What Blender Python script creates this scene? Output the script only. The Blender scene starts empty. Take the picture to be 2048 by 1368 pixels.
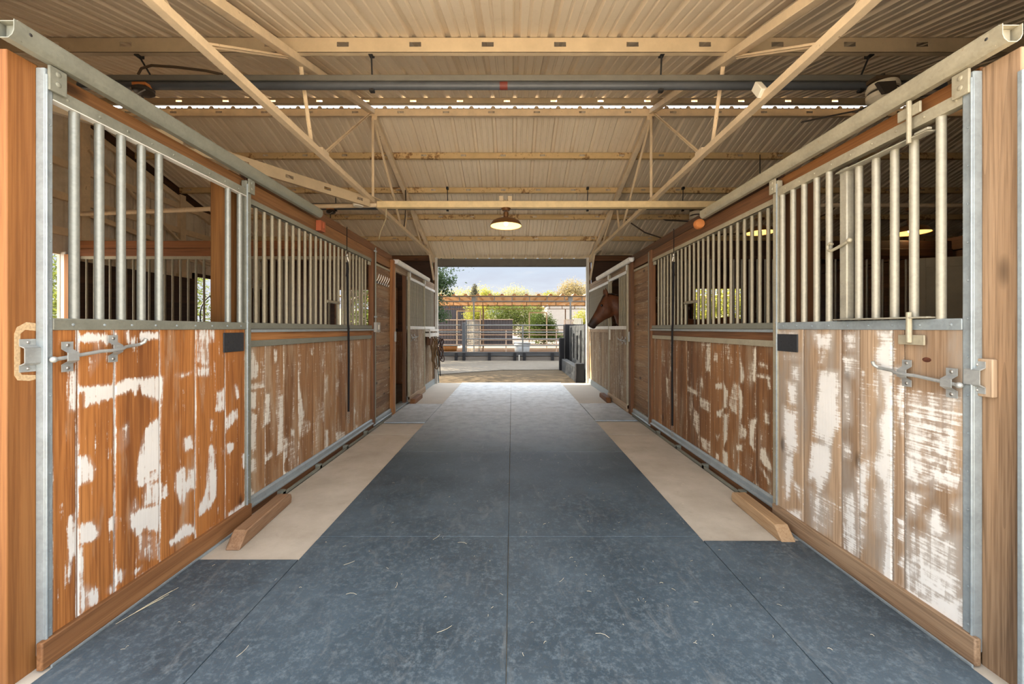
# Horse barn aisle seen from its open end.  Units are metres: X right, Y into the aisle, Z up.
import bpy, bmesh, math, random
import numpy as np
from mathutils import Vector, Matrix, Quaternion

RNG = random.Random(11)
NPR = np.random.RandomState(5)
COL = bpy.context.scene.collection
rad = math.radians

# ------------------------------------------------------------------ mesh helpers
class MB:
    def __init__(self):
        self.v = []; self.f = []; self.attr = {}
    def add(self, vs, fs):
        b = len(self.v)
        self.v += [tuple(p) for p in vs]
        self.f += [tuple(i + b for i in q) for q in fs]
        return self
    def box(self, x0, x1, y0, y1, z0, z1):
        if x0 > x1: x0, x1 = x1, x0
        if y0 > y1: y0, y1 = y1, y0
        if z0 > z1: z0, z1 = z1, z0
        return self.add([(x0,y0,z0),(x1,y0,z0),(x1,y1,z0),(x0,y1,z0),(x0,y0,z1),(x1,y0,z1),(x1,y1,z1),(x0,y1,z1)],
                        [(0,3,2,1),(4,5,6,7),(0,1,5,4),(1,2,6,5),(2,3,7,6),(3,0,4,7)])
    def beam(self, p0, p1, w, h, up=(0,0,1)):
        """bar of width w and height h from p0 to p1"""
        p0 = Vector(p0); p1 = Vector(p1); d = (p1 - p0).normalized(); up = Vector(up)
        s = d.cross(up)
        if s.length < 1e-5: s = d.cross(Vector((1,0,0)))
        s.normalize(); u = s.cross(d).normalized()
        vs = []
        for p in (p0, p1):
            for a, b in ((-1,-1),(1,-1),(1,1),(-1,1)):
                vs.append(p + s*(a*w/2) + u*(b*h/2))
        return self.add(vs, [(0,1,2,3),(7,6,5,4),(0,4,5,1),(1,5,6,2),(2,6,7,3),(3,7,4,0)])
    def tube(self, pts, r, n=10, cap=True, closed=False):
        pts = [Vector(p) for p in pts]; m = len(pts)
        rs = list(r) if isinstance(r, (list, tuple)) else [r]*m
        t0 = (pts[1]-pts[0]).normalized()
        nv = t0.cross(Vector((0,0,1)))
        if nv.length < 1e-4: nv = t0.cross(Vector((1,0,0)))
        nv.normalize(); vs = []; prev = t0
        for i, p in enumerate(pts):
            if closed: t = (pts[(i+1) % m]-pts[i-1]).normalized()
            elif i == 0: t = t0
            elif i == m-1: t = (pts[i]-pts[i-1]).normalized()
            else: t = ((pts[i]-pts[i-1]).normalized()+(pts[i+1]-pts[i]).normalized()).normalized()
            q = prev.rotation_difference(t); nv = (q @ nv); nv = (nv - t*nv.dot(t)).normalized(); prev = t
            bn = t.cross(nv)
            for k in range(n):
                a = 2*math.pi*k/n
                vs.append(p + (nv*math.cos(a)+bn*math.sin(a))*rs[i])
        fs = []
        for i in range(m if closed else m-1):
            j = (i+1) % m
            for k in range(n):
                l = (k+1) % n
                fs.append((i*n+k, i*n+l, j*n+l, j*n+k))
        if cap and not closed:
            fs.append(tuple(range(n-1,-1,-1))); fs.append(tuple((m-1)*n+k for k in range(n)))
        return self.add(vs, fs)
    def lathe(self, prof, c, n=32, axis='z'):
        vs = []
        for r, h in prof:
            for k in range(n):
                a = 2*math.pi*k/n
                p = (r*math.cos(a), r*math.sin(a), h)
                if axis == 'x': p = (p[2], p[0], p[1])
                elif axis == 'y': p = (p[1], p[2], p[0])
                vs.append((c[0]+p[0], c[1]+p[1], c[2]+p[2]))
        fs = []
        for i in range(len(prof)-1):
            for k in range(n):
                l = (k+1) % n
                fs.append((i*n+k, i*n+l, (i+1)*n+l, (i+1)*n+k))
        return self.add(vs, fs)
    def prism(self, poly, axis, a0, a1):
        def P(u, w, a): return {'x': (a,u,w), 'y': (u,a,w), 'z': (u,w,a)}[axis]
        n = len(poly)
        vs = [P(u,w,a0) for u,w in poly] + [P(u,w,a1) for u,w in poly]
        fs = [tuple(range(n-1,-1,-1)), tuple(range(n,2*n))] + [(i,(i+1)%n,n+(i+1)%n,n+i) for i in range(n)]
        return self.add(vs, fs)
    def ball(self, c, r, n=12, m=8, s=(1,1,1)):
        vs=[];fs=[]
        for i in range(m+1):
            t = math.pi*i/m
            for k in range(n):
                a = 2*math.pi*k/n
                vs.append((c[0]+r*s[0]*math.sin(t)*math.cos(a), c[1]+r*s[1]*math.sin(t)*math.sin(a), c[2]+r*s[2]*math.cos(t)))
        for i in range(m):
            for k in range(n):
                l=(k+1)%n; fs.append((i*n+k,(i+1)*n+k,(i+1)*n+l,i*n+l))
        return self.add(vs,fs)
    def mesh(self, name, m, origin=(0,0,0), smooth=35, recalc=True):
        me = bpy.data.meshes.new(name)
        o = origin
        me.from_pydata([(p[0]-o[0], p[1]-o[1], p[2]-o[2]) for p in self.v], [], self.f)
        if recalc:
            bm = bmesh.new(); bm.from_mesh(me)
            bmesh.ops.recalc_face_normals(bm, faces=bm.faces); bm.to_mesh(me); bm.free()
        if m is not None:
            for q in (m if isinstance(m, (list,tuple)) else [m]): me.materials.append(q)
        if smooth:
            me.polygons.foreach_set('use_smooth', [True]*len(me.polygons))
            me.set_sharp_from_angle(angle=rad(smooth))
        me.update()
        return me
    def build(self, name, m, parent=None, bevel=0.0, smooth=35, kind=None, recalc=True, origin=None):
        if parent is not None:
            org = parent['_org'] if '_org' in parent else (0,0,0)
        else:
            if origin is not None: org = origin
            else:
                a = np.array(self.v); lo = a.min(0); hi = a.max(0)
                org = (float((lo[0]+hi[0])/2), float((lo[1]+hi[1])/2), float(lo[2]))
        me = self.mesh(name, m, org, smooth, recalc)
        o = bpy.data.objects.new(name, me); COL.objects.link(o)
        if parent is not None: o.parent = parent
        else: o.location = org
        o['_org'] = list(org)
        if kind: o['kind'] = kind
        if bevel:
            md = o.modifiers.new('edge', 'BEVEL'); md.width = bevel; md.segments = 2; md.limit_method = 'ANGLE'; md.angle_limit = rad(50)
        return o

def thing(name, label, cat, org, group=None):
    o = bpy.data.objects.new(name, None); COL.objects.link(o)
    o.empty_display_size = 0.1; o.location = org; o['_org'] = list(org)
    o['label'] = label; o['category'] = cat
    if group: o['group'] = group
    return o
def tag(o, label, cat, group=None, kind=None):
    o['label'] = label; o['category'] = cat
    if group: o['group'] = group
    if kind: o['kind'] = kind
    return o
def place(name, me, parent, p):
    """another object sharing a mesh, placed at world point p under its thing"""
    o = bpy.data.objects.new(name, me); COL.objects.link(o); o.parent = parent
    g = parent['_org']; o.location = (p[0]-g[0], p[1]-g[1], p[2]-g[2]); o['_org'] = list(p)
    return o
def bar_mesh(r, z0, z1, m, n=12):
    return MB().tube([(0,0,0),(0,0,z1-z0)], r, n).mesh('bar', m)

# ------------------------------------------------------------------ material helpers
class G:
    def __init__(self, name):
        self.m = bpy.data.materials.new(name); self.m.use_nodes = True
        self.t = self.m.node_tree; self.b = self.t.nodes['Principled BSDF']
        self.tc = None
    def n(self, k, **kw):
        x = self.t.nodes.new(k)
        for a, b in kw.items(): setattr(x, a, b)
        return x
    def L(self, a, b): self.t.links.new(a, b)
    def setin(self, node, i, v):
        if v is None: return
        if hasattr(v, 'is_output'): self.L(v, node.inputs[i])
        else: node.inputs[i].default_value = v
    def obj(self):
        if not self.tc: self.tc = self.n('ShaderNodeTexCoord')
        return self.tc.outputs['Object']
    def geo(self):
        return self.n('ShaderNodeNewGeometry').outputs['Position']
    def map(self, vec, scale, loc=None):
        x = self.n('ShaderNodeVectorMath', operation='MULTIPLY'); self.L(vec, x.inputs[0]); x.inputs[1].default_value = scale
        if loc is not None:
            y = self.n('ShaderNodeVectorMath', operation='ADD'); self.L(x.outputs[0], y.inputs[0]); self.setin(y, 1, loc); return y.outputs[0]
        return x.outputs[0]
    def noise(self, vec, scale=1.0, detail=4.0, rough=0.55, dist=0.0, color=False):
        x = self.n('ShaderNodeTexNoise'); self.L(vec, x.inputs['Vector'])
        x.inputs['Scale'].default_value = scale; x.inputs['Detail'].default_value = detail
        x.inputs['Roughness'].default_value = rough; x.inputs['Distortion'].default_value = dist
        return x.outputs['Color' if color else 'Fac']
    def vor(self, vec, scale=1.0, feature='F1', out='Distance', randomness=1.0):
        x = self.n('ShaderNodeTexVoronoi', feature=feature); self.L(vec, x.inputs['Vector']); x.inputs['Scale'].default_value = scale
        x.inputs['Randomness'].default_value = randomness
        return x.outputs[out]
    def math(self, op, a, b=None, c=None, clamp=False):
        x = self.n('ShaderNodeMath', operation=op, use_clamp=clamp); self.setin(x,0,a); self.setin(x,1,b); self.setin(x,2,c); return x.outputs[0]
    def mr(self, v, a, b, c=0.0, d=1.0, smooth=False):
        x = self.n('ShaderNodeMapRange'); x.clamp = True
        if smooth: x.interpolation_type = 'SMOOTHSTEP'
        self.setin(x,0,v)
        for i, q in enumerate((a,b,c,d)): self.setin(x, i+1, q)
        return x.outputs[0]
    def ramp(self, f, stops):
        x = self.n('ShaderNodeValToRGB'); self.L(f, x.inputs[0]); e = x.color_ramp.elements
        while len(e) > 1: e.remove(e[-1])
        e[0].position = stops[0][0]; e[0].color = (*stops[0][1], 1)
        for p, c in stops[1:]:
            q = e.new(p); q.color = (*c, 1)
        return x.outputs[0]
    def mix(self, f, a, b, mode='MIX'):
        x = self.n('ShaderNodeMix', data_type='RGBA', blend_type=mode); x.clamp_factor = True
        self.setin(x, 0, f)
        for i, v in ((6,a),(7,b)):
            if isinstance(v, tuple): v = (*v, 1.0) if len(v) == 3 else v
            self.setin(x, i, v)
        return x.outputs[2]
    def attr(self, name):
        x = self.n('ShaderNodeAttribute'); x.attribute_name = name; return x.outputs['Fac']
    def rnd(self):
        return self.n('ShaderNodeObjectInfo').outputs['Random']
    def bump(self, h, strength=0.3, dist=0.01):
        x = self.n('ShaderNodeBump'); x.inputs['Strength'].default_value = strength; x.inputs['Distance'].default_value = dist
        self.L(h, x.inputs['Height']); self.L(x.outputs[0], self.b.inputs['Normal'])
    def out(self, col=None, rough=None, metal=None, spec=None):
        for k, v in (('Base Color',col),('Roughness',rough),('Metallic',metal),('Specular IOR Level',spec)):
            if v is None: continue
            if isinstance(v, tuple): v = (*v, 1.0) if len(v) == 3 else v
            self.setin(self.b, k, v)
        return self.m

def srgb(r, g, b):
    f = lambda c: (c/255/12.92) if c/255 <= 0.04045 else ((c/255+0.055)/1.055)**2.4
    return (f(r), f(g), f(b))

AX = {'x': (0.8,16,16), 'y': (16,0.8,16), 'z': (16,16,0.8)}
FX = {'x': (2.4,120,120), 'y': (120,2.4,120), 'z': (120,120,2.4)}
def wood(name, axis, dark, mid, light, rough=0.62, knots=True, wear=None, wear_amt=0.0):
    g = G(name); sc = AX[axis]
    r = g.math('MULTIPLY', g.rnd(), 37.0)
    off = g.n('ShaderNodeCombineXYZ'); g.L(r, off.inputs[0]); g.L(r, off.inputs[1]); g.L(r, off.inputs[2])
    v = g.map(g.obj(), sc, off.outputs[0])
    big = g.noise(v, 0.35, 3, 0.5, 0.6)
    rings = g.math('FRACT', g.math('MULTIPLY', g.noise(v, 0.30, 2, 0.5, 0.4), 11.0))
    fib = g.noise(g.map(g.obj(), FX[axis], off.outputs[0]), 1.0, 3, 0.6)
    c = g.ramp(big, [(0.25,dark),(0.5,mid),(0.75,light)])
    c = g.mix(g.mr(rings,0.55,1.0,0.0,0.35), c, dark)
    c = g.mix(g.mr(fib,0.45,0.72,0.0,0.5), c, light)
    c = g.mix(g.mr(fib,0.48,0.28,0.0,0.45), c, dark)
    bl = g.noise(g.map(g.obj(), tuple(s*0.25 for s in sc), off.outputs[0]), 1.0, 4, 0.6)
    c = g.mix(g.mr(bl,0.54,0.74,0.0,0.45), c, tuple(x*0.75 for x in dark))
    if knots:
        kd = g.vor(g.map(g.obj(), tuple(s*0.22 if s > 2 else 1.2 for s in sc), off.outputs[0]), 1.0)
        c = g.mix(g.mr(kd,0.05,0.11,0.8,0.0), c, tuple(x*0.35 for x in dark))
    if wear is not None:
        w = g.noise(g.map(g.obj(), tuple(s*0.6 for s in sc), off.outputs[0]), 1.0, 5, 0.65)
        c = g.mix(g.mr(w, 0.62-wear_amt, 0.72-wear_amt), c, wear)
    g.bump(g.math('ADD', fib, rings), 0.25, 0.002)
    return g.out(c, rough, 0.0, 0.35)

def planks(name, axis, dark, mid, light, grey, greyamt, paint=(0.82,0.80,0.76), saw=0.3, streak=1.5, wash=0.0):
    """painted-over boards: 'rnd' differs per board, 'paint' says where old white paint is left"""
    g = G(name); sc = AX[axis]
    rn = g.attr('rnd'); paintm = g.attr('paint')
    r = g.math('MULTIPLY', rn, 53.0)
    off = g.n('ShaderNodeCombineXYZ'); g.L(r, off.inputs[0]); g.L(r, off.inputs[1]); g.L(r, off.inputs[2])
    o = off.outputs[0]
    v = g.map(g.obj(), sc, o)
    big = g.math('ADD', g.math('MULTIPLY', g.noise(v, 0.33, 4, 0.55, 0.8), 0.75), g.math('MULTIPLY', rn, 0.28))
    rings = g.math('FRACT', g.math('MULTIPLY', g.noise(v, 0.26, 2, 0.5, 0.5), 12.0))
    fib = g.noise(g.map(g.obj(), FX[axis], o), 1.0, 3, 0.6)
    c = g.ramp(big, [(0.28,dark),(0.50,mid),(0.72,light)])
    c = g.mix(g.mr(rings,0.5,1.0,0.0,0.32), c, dark)
    c = g.mix(g.mr(fib,0.45,0.72,0.0,0.5), c, light)
    c = g.mix(g.mr(fib,0.50,0.28,0.0,0.6), c, dark)
    bl = g.noise(g.map(g.obj(), tuple(s*0.3 for s in sc), o), 1.0, 4, 0.6)
    c = g.mix(g.mr(bl,0.54,0.72,0.0,0.6), c, tuple(x*0.8 for x in dark))
    gn = g.noise(g.map(g.obj(), tuple(s*0.5 if s > 2 else 1.3 for s in sc), o), 1.0, 5, 0.6)
    c = g.mix(g.mr(gn, 0.60-greyamt, 0.75-greyamt, 0, 0.8), c, grey)
    kd = g.vor(g.map(g.obj(), tuple(s*0.22 if s > 2 else 1.5 for s in sc), o), 1.0)
    c = g.mix(g.mr(kd,0.04,0.10,0.85,0.0), c, tuple(x*0.3 for x in dark))
    st = g.noise(g.map(g.obj(), tuple(s*4.5 if s > 2 else 4.5 for s in sc), o), 1.0, 4, 0.6)
    ch = g.noise(g.map(g.obj(), (26,26,26), o), 1.0, 5, 0.65)
    swn = tuple(1.5*s if s > 2 else s*0 + 90 for s in sc)
    sw = g.noise(g.map(g.obj(), tuple(2.0 if s > 2 else 110.0 for s in sc), o), 1.0, 3, 0.6)
    n = g.math('ADD', g.math('MULTIPLY', g.math('SUBTRACT', st, 0.5), streak), g.math('MULTIPLY', g.math('SUBTRACT', ch, 0.5), 1.0))
    n = g.math('ADD', n, g.math('MULTIPLY', g.math('SUBTRACT', sw, 0.5), saw*2))
    n = g.math('ADD', n, g.math('MULTIPLY', g.math('SUBTRACT', rings, 0.5), -0.16))
    p = g.mr(g.math('ADD', paintm, n), 0.40, 0.66)
    pc = g.mix(g.mr(g.noise(g.map(g.obj(),(5,5,5),o),1,4),0.4,0.7,0,0.5), paint, tuple(q*0.82 for q in paint))
    if wash: c = g.mix(g.math('MULTIPLY', g.mr(g.math('ADD', paintm, g.math('MULTIPLY', g.math('SUBTRACT', gn, 0.5), 1.2)), 0.12, 0.75), wash), c, tuple(q*0.86 for q in paint))
    c = g.mix(g.math('MULTIPLY', p, 0.94), c, pc)
    g.bump(g.math('ADD', g.math('MULTIPLY', p, 0.8), g.math('ADD', fib, g.math('MULTIPLY', rings, 0.5))), 0.3, 0.0025)
    return g.out(c, 0.6, 0.0, 0.35)

def galv(name, base=(0.42,0.45,0.44), metal=0.55, rough=0.42, dirt=None, dirt_amt=0.0):
    g = G(name); v = g.obj()
    s = g.vor(g.map(v,(90,90,90)), 1.0, out='Color')
    sp = g.n('ShaderNodeSeparateColor'); g.L(s, sp.inputs[0])
    cl = g.noise(v, 9, 4, 0.6)
    f = g.math('ADD', g.math('MULTIPLY', sp.outputs[0], 0.18), g.math('MULTIPLY', cl, 0.82))
    c = g.ramp(f, [(0.3, tuple(x*0.84 for x in base)), (0.7, tuple(min(1,x*1.12) for x in base))])
    if dirt:
        d = g.noise(v, 14, 6, 0.7)
        c = g.mix(g.mr(d, 0.62-dirt_amt, 0.72-dirt_amt), c, dirt)
    g.L(g.mr(f,0.3,0.7,rough-0.08,rough+0.1), g.b.inputs['Roughness'])
    return g.out(c, None, metal, 0.5)

def painted(name, base, rust=(0.16,0.08,0.03), amt=0.0, rough=0.5, sc=6.0, var=0.12):
    g = G(name); v = g.geo()
    a = g.noise(v, sc, 5, 0.65); b = g.noise(v, sc*6, 4, 0.7)
    c = g.mix(g.mr(a,0.3,0.7), tuple(x*(1-var) for x in base), tuple(min(1,x*(1+var)) for x in base))
    if amt > 0:
        c = g.mix(g.mr(g.math('ADD', g.math('MULTIPLY',a,0.6), g.math('MULTIPLY',b,0.4)), 0.66-amt, 0.72-amt, 0, 0.85), c, rust)
    return g.out(c, rough, 0.0, 0.4)

def plain(name, col, rough=0.5, metal=0.0, spec=0.5, var=0.0, sc=20.0):
    g = G(name)
    if var:
        a = g.noise(g.obj(), sc, 4, 0.6)
        c = g.mix(g.mr(a,0.3,0.7), tuple(x*(1-var) for x in col), tuple(min(1,x*(1+var)) for x in col))
        return g.out(c, rough, metal, spec)
    return g.out(col, rough, metal, spec)

# where old white paint is left on the boards: (strength %, [Y,Z, Y,Z, ...] in millimetres)
PAINT_LEFT_DOOR = [(100,[1703,1311,1730,1321,1759,1331,1809,1322,1841,1303,1838,1281,1794,1291,1779,1281,1754,1290,1707,1294]),(90,[1854,1346,1862,1346,1874,1313,1882,1285,1868,1247,1856,1248]),(60,[1907,1340,1933,1340,1939,1295,1963,1323,1975,1288,1966,1242,1936,1266,1913,1301]),(100,[1988,1331,2100,1330,2107,1293,2036,1295,1991,1290]),(45,[1764,1289,1804,1285,1809,1229,1779,1169,1744,1111,1740,1173]),(65,[1669,1175,1703,1166,1703,1002,1673,1005]),(100,[1703,1101,1730,1098,1857,1087,1913,1105,1972,1103,2107,1095,2126,1087,2107,900,2100,963,2016,1014,2004,1011,1985,1066,1966,1017,1948,1051,1857,1030,1804,1023,1730,1006,1725,1073,1705,1081]),(60,[2198,1094,2327,1106,2306,1081,2245,1069]),(50,[2340,1348,2492,1348,2497,1264,2444,1252,2449,1165,2434,1116,2344,1145]),(60,[2344,1121,2453,1114,2444,1058,2349,1069]),(75,[2512,947,2573,967,2583,829,2542,815,2497,832]),(60,[2665,969,2705,967,2722,881,2693,870]),(85,[2637,795,2693,807,2705,749,2659,720,2626,697,2594,675,2589,767]),(75,[2449,792,2482,784,2477,712,2453,718]),(90,[2257,729,2314,727,2319,658,2269,649,2253,684]),(100,[2107,888,2107,604,2049,612,2023,581,1966,603,1972,622,1985,723,2016,831,2049,865]),(90,[2589,600,2670,584,2659,541,2605,527]),(70,[2444,635,2482,624,2512,395,2416,432,2439,543]),(80,[2751,480,2778,480,2778,366,2751,391]),(90,[1707,803,1749,789,1774,727,1764,680,1709,700]),(85,[2206,556,2253,565,2269,488,2198,515]),(85,[2294,537,2344,533,2344,459,2294,478]),(35,[1862,865,1936,903,1936,795,1890,758,1862,772]),(95,[1705,745,1772,721,1750,677,1707,676]),(100,[1669,564,1690,563,1702,509,1702,425,1682,364,1674,280,1668,290,1669,482]),(90,[1705,508,1750,498,1789,449,1789,420,1755,414,1705,429]),(90,[1705,429,1720,398,1720,251,1705,114]),(72,[1707,253,1789,183,1789,118,1734,128,1710,110]),(90,[1838,467,1869,458,1866,410,1838,424]),(75,[1970,650,2095,606,2103,548,1977,563]),(98,[1984,449,2103,423,2103,270,2020,333,1970,325,1940,386,1940,450]),(85,[2020,566,2103,544,2103,430,2005,453]),(65,[2103,541,2151,494,2163,446,2103,437]),(55,[1936,451,1963,523,1991,452,1977,439]),(45,[1977,335,2110,252,2103,131,1977,204]),(85,[2201,554,2245,553,2263,487,2343,518,2343,417,2281,412,2254,349,2218,416,2197,468]),(95,[2163,189,2263,240,2338,188,2338,157,2236,165,2176,164]),(80,[2439,484,2505,461,2505,295,2450,245,2368,228,2358,279,2408,352]),(85,[2450,116,2538,105,2538,88,2450,100]),(85,[2609,139,2683,149,2776,144,2776,98,2621,99]),(90,[1872,216,1910,186,1897,144,1872,154]),(70,[1950,156,1998,159,1991,143,1963,141]),(70,[1970,117,2103,111,2103,97,1977,103]),(60,[1821,163,1866,164,1866,108,1821,138])]
PAINT_LEFT_FRONT = [(70,[2894,1204,2941,1202,3006,1062,2989,980,2902,971]),(70,[2902,941,3082,937,3091,892,2902,900]),(90,[2897,891,2981,877,2973,754,2902,764]),(75,[2910,747,2981,701,2973,444,2910,463]),(80,[2910,392,2973,381,2973,278,2910,301]),(90,[2910,179,2957,139,2949,40,2902,50]),(70,[3091,849,3153,839,3153,608,3056,589,3065,693]),(70,[3073,381,3181,380,3181,325,3082,303]),(75,[3257,811,3340,797,3340,332,3237,307,3257,584]),(60,[3336,449,3420,415,3398,255,3336,217]),(95,[3336,147,3463,101,3496,40,3336,42]),(80,[3441,493,3507,452,3507,391,3452,418]),(70,[3565,909,3624,725,3672,563,3600,353,3565,437]),(60,[3190,1178,3257,1186,3247,1073,3199,1066]),(60,[3082,1227,3237,1220,3237,1204,3091,1210]),(50,[4069,875,4146,866,4130,695,4069,677]),(80,[4084,318,4146,288,4146,43,4084,48]),(80,[4162,110,4309,81,4309,36,4162,67]),(50,[4326,815,4414,789,4378,595,4326,634]),(60,[4326,227,4561,182,4561,39,4326,46]),(50,[3748,1174,3840,1170,3827,1077,3774,1094]),(70,[4823,418,4909,315,4823,317]),(60,[4844,194,4976,145,4887,81]),(50,[4931,1204,5022,1202,4999,1115,4931,1118]),(40,[4326,1177,4505,1170,4505,950,4343,1010]),(40,[3576,559,3800,470,3800,377,3600,353])]
PAINT_RIGHT_FRONT = [(80,[3158,1195,3117,1197,3122,926,3167,930,3167,971]),(70,[3355,1175,3327,1112,3272,959,3299,892,3345,896]),(80,[3355,884,3299,786,3299,701,3355,432]),(85,[3210,616,3109,649,3158,465,3133,372,3210,420]),(60,[3355,561,3227,518,3263,446,3355,410]),(85,[3393,356,3299,394,3308,333,3393,307]),(85,[3610,872,3535,791,3545,641,3606,629]),(80,[3610,582,3524,589,3535,360,3606,282]),(90,[3614,245,3535,258,3524,80,3614,59]),(55,[3452,893,3374,881,3384,619,3473,622,3514,681]),(85,[3117,997,2947,997,2947,903,2976,898,2984,974,3109,968]),(60,[3093,1099,2976,1080,2976,1046,3093,1059]),(50,[3022,717,2954,722,2954,636,3014,622]),(85,[3077,429,3014,447,2932,331,2939,291,3077,340]),(70,[3077,281,3029,287,2939,206,2961,188]),(80,[3759,828,3621,859,3621,801,3747,781]),(80,[3735,579,3621,615,3643,540,3723,522]),(60,[3907,1209,3841,1211,3841,927,3933,917,3959,1067]),(60,[3759,1130,3700,1109,3712,1037,3783,1043]),(60,[4351,732,4096,702,4082,652,4351,662]),(50,[4212,535,4073,470,4082,233,4212,332]),(60,[4054,865,3986,848,3986,745,4054,761]),(60,[4054,657,3856,641,3856,530,4054,553]),(60,[4054,266,3856,257,3856,133,4013,148]),(60,[3759,357,3666,370,3712,274]),(80,[3747,192,3677,190,3689,127,3747,120]),(70,[4950,758,4869,736,4869,470,4930,570]),(50,[4810,1191,4771,1193,4771,825,4829,819]),(50,[4351,1109,4304,1111,4320,778,4351,774]),(80,[3133,170,3061,90,3125,83]),(80,[3384,196,3336,148,3355,76,3384,76]),(60,[2969,146,2932,171,2932,88,2954,79])]
PAINT_RIGHT_DOOR = [(75,[2645,1096,2575,1103,2581,1019,2645,1011]),(85,[2690,989,2602,993,2607,855,2667,843]),(80,[2725,808,2596,804,2591,546,2701,496,2731,687]),(85,[2701,496,2634,517,2634,349,2713,319]),(70,[2797,1328,2591,1329,2596,1306,2791,1303]),(40,[2736,1167,2570,1186,2575,1140,2725,1144]),(70,[2460,1330,2308,1325,2325,1229,2413,1217,2441,1237]),(60,[2423,1217,2360,1213,2368,1136,2418,1125]),(90,[2413,1090,2275,1098,2267,800,2325,690,2451,683,2441,829,2413,977]),(90,[2470,642,2325,683,2325,547,2351,456,2499,400]),(75,[2227,1326,2159,1326,2166,1231,2223,1228]),(75,[2235,1194,2166,1199,2170,1091,2227,1103]),(38,[2251,1081,2166,1002,2166,824,2251,804]),(60,[2251,705,2181,712,2189,639,2247,627]),(60,[2133,1158,2081,1138,2081,723,2133,613]),(85,[2137,643,2067,654,2074,562,2144,535]),(42,[2108,696,2041,699,2041,651,2108,634]),(98,[2028,1328,1948,1329,1945,611,2002,589,2041,645,2002,758,2015,861,1977,986,2002,1099,2041,1214,1989,1287]),(42,[2077,1138,2002,1146,1977,928,2067,994]),(100,[1941,1158,1890,1174,1889,1146,1917,1143]),(100,[1891,1113,1890,847,1906,887,1914,998,1929,1012,1911,1032,1906,1078]),(55,[1886,1058,1648,1085,1661,719,1886,633]),(85,[1886,754,1834,743,1808,663,1886,633]),(70,[1763,865,1665,872,1665,775,1758,769]),(80,[1782,745,1644,744,1644,725,1782,673]),(62,[1886,892,1782,917,1782,813,1886,782]),(90,[2712,387,2627,417,2676,204,2704,191]),(80,[2648,361,2561,328,2567,231,2594,258]),(90,[2690,118,2561,178,2561,84,2634,96]),(85,[2467,474,2353,515,2386,389,2420,349]),(70,[2455,316,2397,332,2420,109,2455,118]),(35,[2529,359,2258,382,2289,117,2420,109]),(60,[2248,428,2144,471,2144,117,2248,81]),(85,[2153,586,2082,611,2091,393,2144,353]),(75,[2144,353,2091,354,2108,215,2144,117]),(100,[1984,645,1946,659,1946,73,2000,82,1977,285,1992,496]),(38,[2074,538,1984,514,1984,296,2057,303]),(95,[1917,430,1892,442,1899,348,1913,341]),(95,[1913,116,1885,107,1885,72,1913,67]),(80,[1910,244,1888,264,1892,220,1910,216]),(60,[1885,681,1643,766,1643,676,1885,612]),(60,[1885,598,1770,624,1834,477,1885,459]),(85,[1795,502,1739,560,1710,492,1716,439,1770,442]),(50,[1881,406,1654,490,1654,307,1881,130]),(80,[1881,268,1847,288,1847,98,1881,74]),(85,[1881,95,1638,239,1638,77,1881,61]),(70,[1682,611,1649,644,1649,583,1682,580]),(60,[1834,309,1654,338,1654,216,1867,84])]
SKY_FAR, SKY_NEAR, SUN_E, SUN_DIR, EXPOSURE = 0.71, 3.2, 20.0, (-0.80,0.10,0.60), 0.42
# ------------------------------------------------------------------ materials
M = {}
O_D, O_M, O_L = (0.15,0.050,0.014), (0.36,0.135,0.034), (0.52,0.225,0.066)
for ax in 'xyz':
    M['cedar_'+ax] = wood('cedar_'+ax, ax, (0.17,0.060,0.018), (0.36,0.150,0.045), (0.50,0.245,0.090))
    M['brown_'+ax] = wood('brown_'+ax, ax, (0.060,0.026,0.012), (0.15,0.065,0.026), (0.25,0.115,0.048))
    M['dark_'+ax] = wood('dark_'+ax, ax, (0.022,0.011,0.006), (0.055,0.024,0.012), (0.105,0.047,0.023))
    M['grey_'+ax] = wood('grey_'+ax, ax, (0.19,0.125,0.075), (0.36,0.255,0.165), (0.50,0.38,0.265))
M['post_left'] = wood('post_left', 'z', (0.128,0.047,0.012), (0.230,0.089,0.023), (0.315,0.140,0.043))
M['post_right'] = wood('post_right', 'z', (0.065,0.038,0.021), (0.275,0.170,0.095), (0.40,0.27,0.165))
M['planks_left'] = planks('planks_left', 'z', O_D, O_M, O_L, (0.36,0.22,0.12), 0.02, (0.70,0.68,0.64), 0.15, 2.2, 0.25)
M['planks_front_left'] = planks('planks_front_left', 'z', (0.13,0.055,0.022), (0.29,0.145,0.062), (0.43,0.255,0.13), (0.40,0.28,0.17), 0.10, (0.70,0.66,0.58), 0.4, 1.6, 0.3)
M['planks_front_right'] = planks('planks_front_right', 'z', (0.085,0.036,0.014), (0.21,0.095,0.036), (0.36,0.175,0.070), (0.26,0.17,0.095), 0.06, (0.66,0.60,0.48), 0.4, 1.6, 0.3)
M['planks_right'] = planks('planks_right', 'z', (0.19,0.115,0.065), (0.39,0.265,0.165), (0.50,0.36,0.235), (0.27,0.215,0.165), 0.15, (0.80,0.78,0.74), 0.5, 0.4, 0.48)
M['planks_far'] = planks('planks_far', 'z', (0.10,0.055,0.028), (0.23,0.145,0.078), (0.36,0.25,0.15), (0.32,0.25,0.17), 0.12, (0.58,0.54,0.45), 0.3)
M['boards_flat'] = planks('boards_flat', 'y', (0.10,0.05,0.022), (0.23,0.125,0.056), (0.35,0.21,0.105), (0.32,0.23,0.14), 0.08, (0.55,0.49,0.38), 0.3)
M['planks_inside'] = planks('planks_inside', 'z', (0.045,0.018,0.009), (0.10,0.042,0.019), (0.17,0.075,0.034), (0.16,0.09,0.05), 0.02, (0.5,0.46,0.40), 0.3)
M['galv'] = galv('galvanised', (0.30,0.345,0.365), 0.3, 0.42)
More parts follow.
